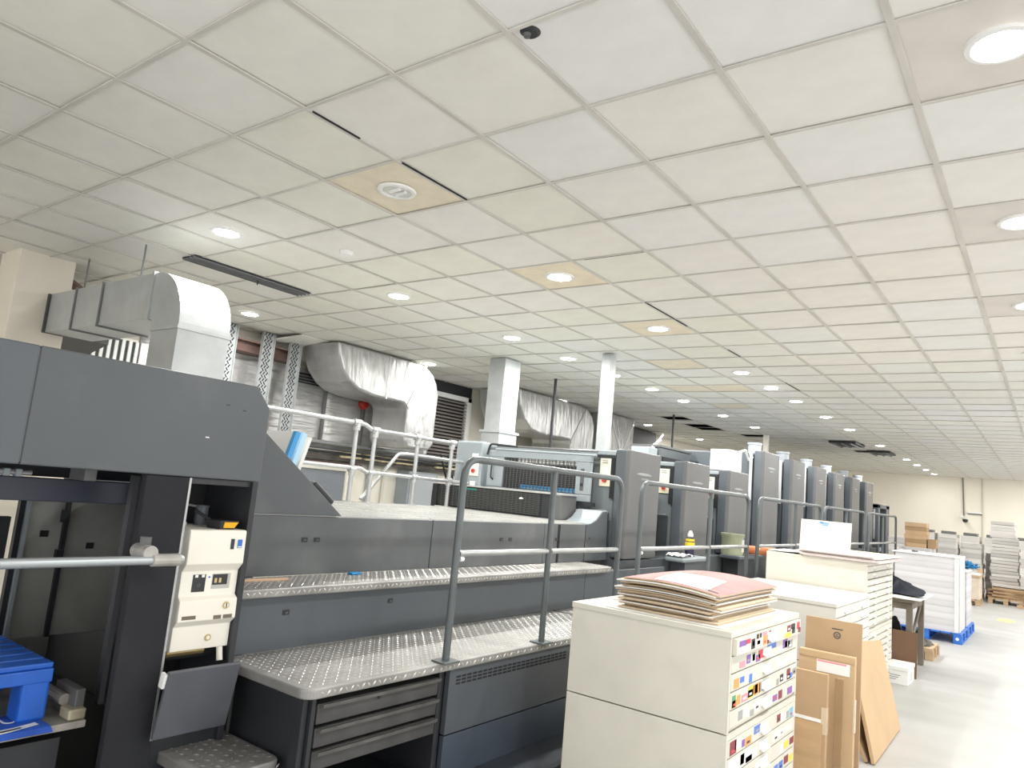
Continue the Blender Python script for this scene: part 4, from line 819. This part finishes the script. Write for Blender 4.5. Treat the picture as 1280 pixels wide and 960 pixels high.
for k in range(NB):
    th = .0072 if k else .003
    x0 = -1.99+sb.uniform(-.03, .03); x1 = -1.43+sb.uniform(-.03, .035); y0 = 3.80+sb.uniform(-.03, .03); y1 = 4.74+sb.uniform(-.02, .03)
    if k == 0: x0, x1, y0, y1 = -2.03, -1.36, 3.72, 4.8
    if k == NB-1: x0, x1 = -1.96, -1.40
    bow = .055*(k/(NB-1))**1.3
    o = bowed(x0, x1, y0, y1, zb+th, th, bow, 0, None, None).build('poster_board', [PINK if k == NB-1 else (PAPER if k in (0, 12, 15) else BOARDT), PAPER if k == 0 else (BOARDE if k % 4 else PAPER)])
    zb += .0078 if k else .0045
    lab = 'white base sheet under the pile of poster boards on the near plan chest' if k == 0 else ('pink printed poster board on top of the pile on the near plan chest' if k == NB-1 else '%s poster board up from the plan chest top in the bowed pile' % ['', 'first', 'second', 'third', 'fourth', 'fifth', 'sixth', 'seventh', 'eighth', 'ninth', 'tenth', 'eleventh', 'twelfth', 'thirteenth', 'fourteenth', 'fifteenth', 'sixteenth'][k])
    tag(o, lab, 'board', 'poster boards piled on the near plan chest')
    if k == NB-1:
        def patch(u, v, z=zb, bow=bow): 
            U = .30+.55*u-.12*v; V = .02+.50*v
            return (-1.96+.56*U, 3.80+.94*V, z+.0008+curve(-1.96+.56*U, 3.80+.94*V, bow))
        MB().grid(patch, 10, 6).build('white_print', PAPER, o)
        def bar(u, v, z=zb, bow=bow):
            U = .78+.16*u; V = .04+.02*v
            return (-1.96+.56*U, 3.80+.94*V, z+.0016+curve(-1.96+.56*U, 3.80+.94*V, bow))
        MB().grid(bar, 6, 1).build('printed_line', BLACK, o)
zb = 1.223
for k in range(6):
    o = bowed(-1.98+sb.uniform(-.03, .03), -1.32+sb.uniform(-.03, .03), 7.4+sb.uniform(-.03, .05), 8.6+sb.uniform(-.04, .04), zb+.009, .0085, .0, 0, None, None).build('poster_board', [mat('paper_yellowish', (.80, .72, .48), .8) if k == 5 else PAPER, PAPER if k in (1, 4) else mat('edge_pinkish', (.60, .48, .46), .85, var=.15, scale=8)])
    tag(o, '%s sheet from the bottom in the small pile on the far plan chest' % ['first', 'second', 'third', 'fourth', 'fifth', 'top'][k] if k < 5 else 'yellowish top sheet of the small pile on the far plan chest', 'board', 'sheets piled on the far plan chest'); zb += .0095
tag(bowed(-2.30, -1.90, 7.46, 8.0, 1.236, .004, .025, .4, None, None).build('white_paper', [PAPER, PAPER]), 'loose curled white paper at the back of the far plan chest', 'paper')
t = thing('white_board', 'upright cream white board with a blue mark on the far plan chest', 'board', (-1.97, 8.35, 1.225))
xf = Matrix.Translation((-1.98, 8.34, 1.223)) @ Matrix.Rotation(R(-8), 4, 'X')
MB(xf).box(-.26, .25, -.006, .006, 0, .34).build('board', mat('board_white', (.80, .78, .70), .6, var=.04, scale=5), t, bevel=.002)
for k, (a, b, c, d) in enumerate(((-.06, .03, .305, .325), (-.04, .02, .285, .303), (-.07, -.03, .31, .332))): MB(xf).box(a, b, -.0075, -.006, c, d).build('blue_mark', mat('mark_blue', (.25, .42, .75), .6), t)

# ================================================================== CARDBOARD
def sheet(name, label, cx, cy, z0, w, h, th, lean, yaw, m, extra=None, group='cardboard sheets by the chests', me=None):
    xf = Matrix.Translation((cx, cy, z0)) @ Matrix.Rotation(R(yaw), 4, 'Z') @ Matrix.Rotation(R(lean), 4, 'X')
    t = thing(name, label, 'cardboard', (cx, cy, z0), group)
    MB(xf).box(-w/2, w/2, -th/2, th/2, 0, h).build('card_face', m, t, bevel=.002)
    if extra: extra(t, xf, w, h, th)
    return t
def exA(t, xf, w, h, th):
    MB(xf).box(-.01, .06, -th/2-.001, -th/2, h-.062, h-.054).build('printed_line', mat('print_dark', (.10, .09, .10), .8), t)
    mb = MB(xf)
    for k in range(14):
        a, b = 2*math.pi*k/14, 2*math.pi*(k+1)/14
        mb.add([(.025+.024*math.cos(a), -th/2-.001, h-.098+.024*math.sin(a)), (.025+.024*math.cos(b), -th/2-.001, h-.098+.024*math.sin(b)), (.025+.016*math.cos(b), -th/2-.001, h-.098+.016*math.sin(b)), (.025+.016*math.cos(a), -th/2-.001, h-.098+.016*math.sin(a))], [(0, 1, 2, 3)])
    mb.box(.014, .036, -th/2-.0012, -th/2, h-.106, h-.100).box(.016, .034, -th/2-.0012, -th/2, h-.095, h-.090); mb.build('printed_mark', MATS['print_dark'], t)
def exB(t, xf, w, h, th):
    MB(xf).box(-.06, w/2-.03, -th/2-.002, -th/2, h-.125, h-.05).build('white_label', WHITE, t); MB(xf).box(-.055, w/2-.05, -th/2-.003, -th/2, h-.062, h-.052).build('label_red_line', STICK[1], t)
    MB(xf).box(-w/2, w/2, -th/2-.004, -th/2, h-.04, h-.006).build('flap_fold', CARDL, t); MB(xf).box(w/2-.005, w/2+.004, -th/2-.004, th/2+.003, .25, .45).build('tape_strip', mat('clear_tape', (.62, .50, .36), .25), t)
def exC(t, xf, w, h, th):
    MB(xf).box(-w/2, w/2-.03, -th/2-.003, -th/2, h-.295, h-.275).build('white_fold', WHITE, t); MB(xf).box(-w/2, w/2-.02, -th/2-.006, -th/2, .0, h-.30).build('lower_flap', mat('cardboard_taped', (.50, .33, .18), .5, var=.14, scale=3, stretch=(1, 1, 4)), t)
    MB(xf).box(w/2-.03, w/2+.002, -th/2-.004, th/2, h-.36, h-.20).build('tape_strip', mat('clear_tape', (.62, .50, .36), .25), t)
sheet('cardboard_sheet', 'brown cardboard sheet with a small printed round mark, behind the taller carton', -1.23, 5.46, .01, .36, .905, .018, -2, 0, CARD, exA)
sheet('cardboard_carton', 'tall flattened carton with a white label, beside the near plan chest', -1.235, 5.34, 0, .35, .715, .05, -1.5, 0, CARDL, exB)
sheet('cardboard_carton', 'short flattened carton bound with clear tape, against the near plan chest', -1.27, 5.10, 0, .20, .62, .035, -2, -2, CARD, exC)
sheet('cardboard_strip', 'narrow dark cardboard strip beside the taped carton', -1.125, 5.20, 0, .05, .59, .03, -3, 6, CARDD)
# leaning board: bottom edge on the floor along the aisle, top against the chest
def lean_board(label, dx, m, hh, slide):
    # built in its own plane: u along the floor edge, w up the sheet
    t = thing('leaning_board', label, 'cardboard', (-1.0-dx, 6.2, 0), 'leaning cardboard boards')
    xf = Matrix.Translation((-1.0-dx, 5.66, .006)) @ Matrix.Rotation(R(1), 4, 'Z') @ Matrix.Rotation(R(-slide), 4, 'Y')
    poly = [(0, 0), (1.13, 0), (1.13, hh-.11), (0, hh)]
    mb = MB(xf); n = len(poly)
    vs = [(-.012, u, w) for u, w in poly] + [(.012, u, w) for u, w in poly]
    mb.add(vs, [tuple(range(n))[::-1], tuple(range(n, 2*n))] + [(i, (i+1) % n, n+(i+1) % n, n+i) for i in range(n)]); mb.build('board_face', m, t, bevel=.003)
    return t
lean_board('large pale cardboard board leaning on the chest, outer one of two', 0, CARDL, .775, 13)
lean_board('darker cardboard board leaning behind the large pale one', .045, CARD, .735, 24.5)
# roll, box
t = thing('paper_roll', 'white paper roll standing on the floor by the far plan chest', 'roll', (-1.49, 8.86, 0))
MB().lathe([(.060, 0), (.060, .29), (.028, .29), (.028, .02)], (-1.49, 8.86, 0), 20).build('roll_body', PAPER, t, smooth=True); MB().lathe([(.028, .291), (.020, .291), (.020, .05)], (-1.49, 8.86, 0), 14).build('roll_core', CARDD, t)
t = thing('white_box', 'small white printed carton on the floor in front of the brown board', 'box', (-1.28, 8.82, 0))
MB().box(-1.42, -1.22, 8.62, 9.02, 0, .165).build('box_body', WHITE, t, bevel=.004); MB().box(-1.43, -1.215, 8.61, 9.03, .135, .172).build('box_lid', PAPER, t, bevel=.003)
for k in range(3): MB().box(-1.40, -1.29-.02*k, 8.618, 8.62, .085-.02*k, .09-.02*k).build('print_line', GREY3, t)
MB().box(-1.2205, -1.2195, 8.75, 8.88, .03, .11).build('print_mark', mat('print_pale', (.62, .62, .62), .6), t)

# ================================================================== TABLE
t = thing('work_table', 'rough wooden table with papers beyond the plan chests', 'table', (-1.7, 9.7, 0))
MB().box(-2.3, -1.24, 9.15, 10.15, .765, .80).build('tabletop', WOODM, t, bevel=.004)
for x in (-1.30, -2.22):
    for y in (9.22, 10.08): MB().box(x-.03, x+.03, y-.03, y+.03, 0, .765).build('leg', WOODM, t, bevel=.003)
MB().box(-1.32, -1.28, 9.25, 10.05, .69, .765).build('apron', WOODM, t); MB().box(-2.2, -1.3, 9.2, 9.24, .69, .765).build('apron', WOODM, t); MB().tube([(-1.30, 9.3, .3), (-1.30, 10.0, .7)], .018, 6).build('brace', WOODM, t); MB().box(-2.2, -1.34, 9.3, 10.1, .22, .25).build('lower_shelf', WOODM, t)
tag(bowed(-2.1, -1.18, 9.10, 10.12, .815, .012, .012, .2, None, None).build('white_paper', [PAPER, PAPER]), 'white paper sheets spread over the wooden table', 'paper')
t = thing('clothes_heap', 'heap of dark blue clothing on the papers on the wooden table', 'clothes', (-1.75, 9.75, .83))
def heap(cx, cy, z, rx, ry, rz, seed):
    q = random.Random(seed); ph = [q.uniform(0, 6) for _ in range(6)]
    def f(u, v):
        a = 2*math.pi*u; r = math.sin(v*math.pi/2); k = 1+.22*math.sin(3*a+ph[0]+2*v)+.14*math.sin(5*a+ph[1]+6*v)+.10*math.sin(9*a+ph[2]+9*v)
        return (cx+rx*r*k*math.cos(a), cy+ry*r*k*math.sin(a), z+rz*max(0, math.cos(v*math.pi/2))*(1+.3*math.sin(4*a+ph[3]+7*v)+.15*math.sin(9*a+ph[4])))
    return MB().grid(f, 40, 12)
heap(-1.55, 9.6, .835, .30, .34, .12, 1).build('dark_garment', CLOTH1, t, smooth=True); heap(-1.74, 9.8, .85, .18, .22, .20, 2).build('blue_garment', CLOTH2, t, smooth=True); heap(-1.85, 9.9, .95, .12, .14, .20, 3).build('black_garment', BLACK, t, smooth=True)
tag(MB(Matrix.Translation((-1.33, 9.095, 0)) @ Matrix.Rotation(R(-7), 4, 'X') @ Matrix.Rotation(R(4), 4, 'Z')).box(-.12, .12, -.012, .012, 0, .47).build('brown_board', BROWN, bevel=.003), 'dark brown board leaning on the leg of the wooden table', 'board')
t = thing('black_bag', 'black bag lying on the lower shelf of the wooden table', 'bag', (-1.7, 9.6, .25))
heap(-1.62, 9.62, .25, .2, .22, .26, 8).build('bag_body', BLACK, t, smooth=True); MB().tube([(-1.7, 9.55, .45), (-1.62, 9.58, .56), (-1.55, 9.62, .45)], .012, 8).build('bag_handle', BLACK, t)
# small wooden pallet
def wood_pallet(label, x0, x1, y0, y1, hz=.13, slats=5, grp='wooden pallets'):
    t = thing('wooden_pallet', label, 'pallet', ((x0+x1)/2, (y0+y1)/2, 0), grp)
    w = (x1-x0)
    for k in range(slats):
        a = x0+w*k/slats; MB().box(a+.01, a+w/slats-.012, y0, y1, hz-.018, hz).build('deck_board', WOODP, t)
    for f in (0, .5, 1):
        y = y0+(y1-y0-.09)*f
        MB().box(x0, x1, y, y+.09, hz-.036, hz-.018).build('stringer_board', WOODP, t)
        for g in (0, .5, 1): x = x0+(w-.09)*g; MB().box(x, x+.09, y, y+.09, .018, hz-.036).build('pallet_block', WOODP, t)
    for g in (0, .5, 1): x = x0+(w-.09)*g; MB().box(x, x+.09, y0, y1, 0, .018).build('bottom_board', WOODP, t)
    return t
wood_pallet('small wooden pallet on the floor behind the brown board', -1.62, -1.22, 10.5, 11.1, .14, 3)
tag(heap(-1.36, 10.75, .142, .10, .14, .06, 5).build('rag', mat('rag_grey', (.12, .11, .10), .9), smooth=True), 'crumpled dark rag on the small wooden pallet', 'rag')
# ================================================================== PAPER STACKS ON BLUE PALLETS
def plastic_pallet(label, x0, x1, y0, y1):
    t = thing('plastic_pallet', label, 'pallet', ((x0+x1)/2, (y0+y1)/2, 0), 'blue plastic pallets under the paper'); w = x1-x0
    for k in range(7): a = x0+w*k/7; MB().box(a+.004, a+w/7-.008, y0, y1, .125, .145).build('deck_slat', BLUEP2, t, bevel=.003)
    for f in (0, .44, .88):
        for g in (0, .44, .88): MB().box(x0+w*g, x0+w*(g+.12), y0+(y1-y0)*f, y0+(y1-y0)*(f+.12), .02, .125).build('pallet_foot', BLUEP2, t, bevel=.008)
    for g in (0, .44, .88): MB().box(x0+w*g, x0+w*(g+.12), y0, y1, 0, .02).build('skid', BLUEP2, t)
    o = MB().cyl((x1-.06, y0-.002, .07), (x1-.06, y0+.004, .07), .022, 10).build('white_disc', WHITE, t)
    return t
plastic_pallet('nearer blue plastic pallet under the tall paper stack', -2.02, -1.09, 12.42, 13.35)
plastic_pallet('farther blue plastic pallet under the lower paper stack', -2.02, -1.09, 13.42, 14.35)
def stack(label, x0, x1, y0, y1, z0, z1, n, m, jit=.006, grp='paper stacks', name='paper_stack', cat='paper stack', part='sheet_bundle', yaw=0):
    cx, cy = (x0+x1)/2, (y0+y1)/2; q = random.Random(int(abs(cx*100+cy*10)+n)); t = thing(name, label, cat, (cx, cy, z0), grp); h = (z1-z0)/n
    for k in range(n):
        dx, dy = q.uniform(-jit, jit), q.uniform(-jit, jit); xf = Matrix.Translation((cx+dx, cy+dy, z0+k*h)) @ Matrix.Rotation(R(yaw)+q.uniform(-jit, jit), 4, 'Z')
        MB(xf).box(-(x1-x0)/2, (x1-x0)/2, -(y1-y0)/2, (y1-y0)/2, 0, h-.0015).build(part, m[k % len(m)], t)
    return t
PSG = [mat('sheet_edge_%d' % k, c, .85, var=.13, scale=3, stretch=(.1, .1, 22)) for k, c in enumerate([(.64, .625, .63), (.60, .585, .59), (.67, .655, .66)])]
PSW = [mat('bundle_edge_%d' % k, c, .85, var=.16, scale=3, stretch=(.1, .1, 22)) for k, c in enumerate([(.62, .60, .57), (.56, .54, .51), (.68, .66, .63), (.50, .48, .46)])]
t = stack('large square stack of white paper on the nearer blue pallet', -1.96, -1.16, 12.46, 13.3, .146, 1.19, 12, PSG, .003)
MB().box(-2.0, -1.13, 12.44, 13.33, 1.19, 1.205).build('cover_board', PAPER, t); MB().box(-1.19, -1.135, 12.448, 12.46, .15, 1.19).build('edge_band', PAPER, t)
for k in range(3): MB().box(-1.135+.0, -1.125, 12.5+.25*k, 12.68+.25*k, .15, 1.19).build('edge_board', PAPER, t)
tag(MB().cyl((-1.75, 12.7, 1.206), (-1.72, 12.78, 1.206), .03, 10).build('tape_roll', GREY3), 'small grey roll on top of the large square paper stack', 'roll')
t = stack('lower narrow stack of paper on the farther blue pallet', -1.9, -1.13, 13.5, 14.3, .146, .955, 8, PSG, .003); MB().box(-1.93, -1.12, 13.48, 14.32, .955, .967).build('cover_board', PAPER, t)
for k, (x0, x1, y, z0, z1, n, lab) in enumerate([(-3.05, -2.45, 18.4, .13, 1.32, 8, 'cream paper stack behind the last handrail'), (-2.52, -1.95, 16.3, .13, 1.18, 8, 'wide paper stack supporting the brown cartons')]):
    wood_pallet('wooden pallet under the %s' % lab, x0, x1, y, y+1.0); stack(lab, x0+.02, x1-.02, y+.03, y+.95, z0, z1, n, PSW, .01)
t = stack('pile of folded brown cartons on top of a paper stack', -2.44, -2.06, 16.6, 17.0, 1.18, 1.66, 6, [CARD, CARDD, CARD], .012, 'cartons', 'carton_pile', 'cartons', 'carton')
tag(MB().box(-2.04, -1.90, 16.6, 16.9, 1.18, 1.36).build('small_carton', CARDD, bevel=.004), 'small brown carton beside the pile of folded cartons', 'carton')
# far stacks along the back
FS = [(-2.30, -1.92, 20.4, 1.40, 'grey paper stack right of the brown cartons'), (-1.88, -1.45, 20.9, 1.30, 'pale square paper stack behind the blue straps'), (-1.42, -1.28, 21.6, 1.1, 'narrow paper stack left of the tallest leaning stack')]
for x0, x1, y, z1, lab in FS:
    wood_pallet('wooden pallet under the %s' % lab, x0, x1, y, y+.9, .13, 3); stack(lab, x0, x1, y+.02, y+.85, .13, z1, 10, PSW, .012)
for k in range(5):
    x = -3.3+.55*k; lab = '%s low grey crate on the far paper rack by the wall, counted from the press' % ['first', 'second', 'third', 'fourth', 'fifth'][k]
    stack('%s cream paper stack by the far wall, counted from the press' % ['first', 'second', 'third', 'fourth', 'fifth'][k], x, x+.45, 24.6, 25.4, 0, 1.45, 6, PSW, .01)
    tag(MB().box(x+.05, x+.38, 24.7, 25.3, 1.45, 1.53).build('crate_lid', GREY3, bevel=.01), '%s dark lid on the cream stacks by the far wall, counted from the press' % ['first', 'second', 'third', 'fourth', 'fifth'][k], 'lid', 'dark lids on the far stacks')
wood_pallet('wooden pallet under the tallest leaning paper stack', -1.30, -.62, 20.55, 21.6)
def leanstack(label, x0, x1, y0, y1, z0, z1, n, lean, m):
    q = random.Random(n); t = thing('paper_stack', label, 'paper stack', ((x0+x1)/2, (y0+y1)/2, z0), 'paper stacks'); h = (z1-z0)/n
    for k in range(n):
        f = k/n; sh = (x1-x0)*(1-.18*max(0, f-.6)/.4); c = (x0+sh/2)+lean*f+q.uniform(-.015, .015)
        MB(Matrix.Translation((c, (y0+y1)/2+q.uniform(-.02, .02), z0+k*h)) @ Matrix.Rotation(q.uniform(-.04, .04), 4, 'Z') @ Matrix.Rotation(q.uniform(-.012, .012), 4, 'Y')).box(-sh/2, sh/2, -(y1-y0)/2, (y1-y0)/2, 0, h*.93).build('sheet_bundle', m[q.randrange(len(m))], t)
leanstack('tallest leaning stack of grey waste paper on a pallet with brown boards', -1.26, -.72, 20.9, 21.6, .37, 1.88, 20, .0, PSW)
t = thing('board_pile', 'loose brown boards under the tallest leaning paper stack', 'boards', (-.95, 20.9, .13))
for k in range(6): MB(Matrix.Translation((-.93+.03*k % .05, 21.0, .131+.037*k)) @ Matrix.Rotation(R([-4, 5, -2, 7, -6, 3][k]), 4, 'Z')).box(-.36, .34, -.42, .42, 0, .035).build('brown_sheet', CARD if k % 2 else CARDD, t)
wood_pallet('wooden pallet under the waste paper stack at the right edge', -.60, .25, 20.5, 21.5)
leanstack('second waste paper stack at the right edge of the view', -.58, .2, 20.6, 21.4, .13, 1.60, 18, -.02, PSW)
t = thing('scrap_boards', 'crumpled brown cardboard scraps on the floor in front of the right stack', 'cardboard', (-.5, 20.2, 0))
for k in range(6): MB(Matrix.Translation((-.58+.13*k, 20.25+.04*(k % 3), .02+.03*k)) @ Matrix.Rotation(R(20*k), 4, 'Z') @ Matrix.Rotation(R(14-9*k % 25), 4, 'X')).box(-.16, .16, -.1, .1, 0, .014).build('scrap', CARDD if k % 2 else CARD, t)
# crate with blue straps
wood_pallet('wooden pallet under the cream carton with the blue straps', -1.76, -1.36, 19.2, 20.0)
t = thing('cream_carton', 'cream carton on a pallet under the tangle of blue straps', 'carton', (-1.55, 19.6, .13))
MB().box(-1.74, -1.37, 19.22, 19.95, .13, .60).build('carton_body', mat('carton_cream', (.72, .62, .50), .8, var=.08, scale=5), t, bevel=.01); MB().box(-1.76, -1.35, 19.2, 19.97, .60, .64).build('carton_rim', WOODP, t); MB().box(-1.75, -1.36, 19.21, 19.96, .64, .70).build('carton_lid', PAPER, t, bevel=.01)
q = random.Random(3); t = thing('strap_heap', 'tangle of blue plastic strapping on the cream carton', 'straps', (-1.6, 19.6, .7))
for k in range(34):
    c = Vector((-1.60+q.uniform(-.14, .14), 19.5+q.uniform(-.2, .2), .71+q.uniform(0, .12))); pts = [c+Vector((q.uniform(-.12, .12), q.uniform(-.14, .14), q.uniform(-.01, .13))) for _ in range(4)]
    MB().tube(fillet(pts, .06, 4), .012, 5).build('strap', STRAP, t)
tag(MB().box(-1.42, -1.33, 19.3, 19.5, .70, .80).build('wood_block', WOODP, bevel=.004), 'small wooden block beside the blue straps', 'block')
# far wall fittings, floor mark
t = thing('wall_camera', 'small dark camera hanging from a cable on the far cream wall', 'camera', (-2.42, 27.85, 1.9))
MB().cyl((-2.45, 27.96, 3.28), (-2.42, 27.96, 2.05), .018, 6).build('camera_cable', GREY3, t); MB().box(-2.5, -2.42, 27.85, 28.0, 1.98, 2.06).build('camera_bracket', WHITE, t, bevel=.01)
MB().lathe([(0, 0), (.06, .02), (.08, .07), (.07, .11), (0, .12)], (-2.37, 27.84, 1.84), 16).build('camera_dome', BLACK, t, smooth=True)
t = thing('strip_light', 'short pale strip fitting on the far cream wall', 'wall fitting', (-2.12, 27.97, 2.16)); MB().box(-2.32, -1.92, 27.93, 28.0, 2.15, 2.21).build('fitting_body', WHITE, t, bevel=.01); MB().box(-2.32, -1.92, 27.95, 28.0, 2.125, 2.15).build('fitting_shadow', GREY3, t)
tag(MB().prism([(-.93, 16.7), (-.70, 16.6), (-.62, 16.95), (-.72, 17.25), (-.90, 17.2)], 'z', .0, .002).build('floor_patch', mat('floor_yellow', (.72, .58, .26), .6, var=.2, scale=8)), 'faded yellow paint mark on the grey floor', 'floor mark')
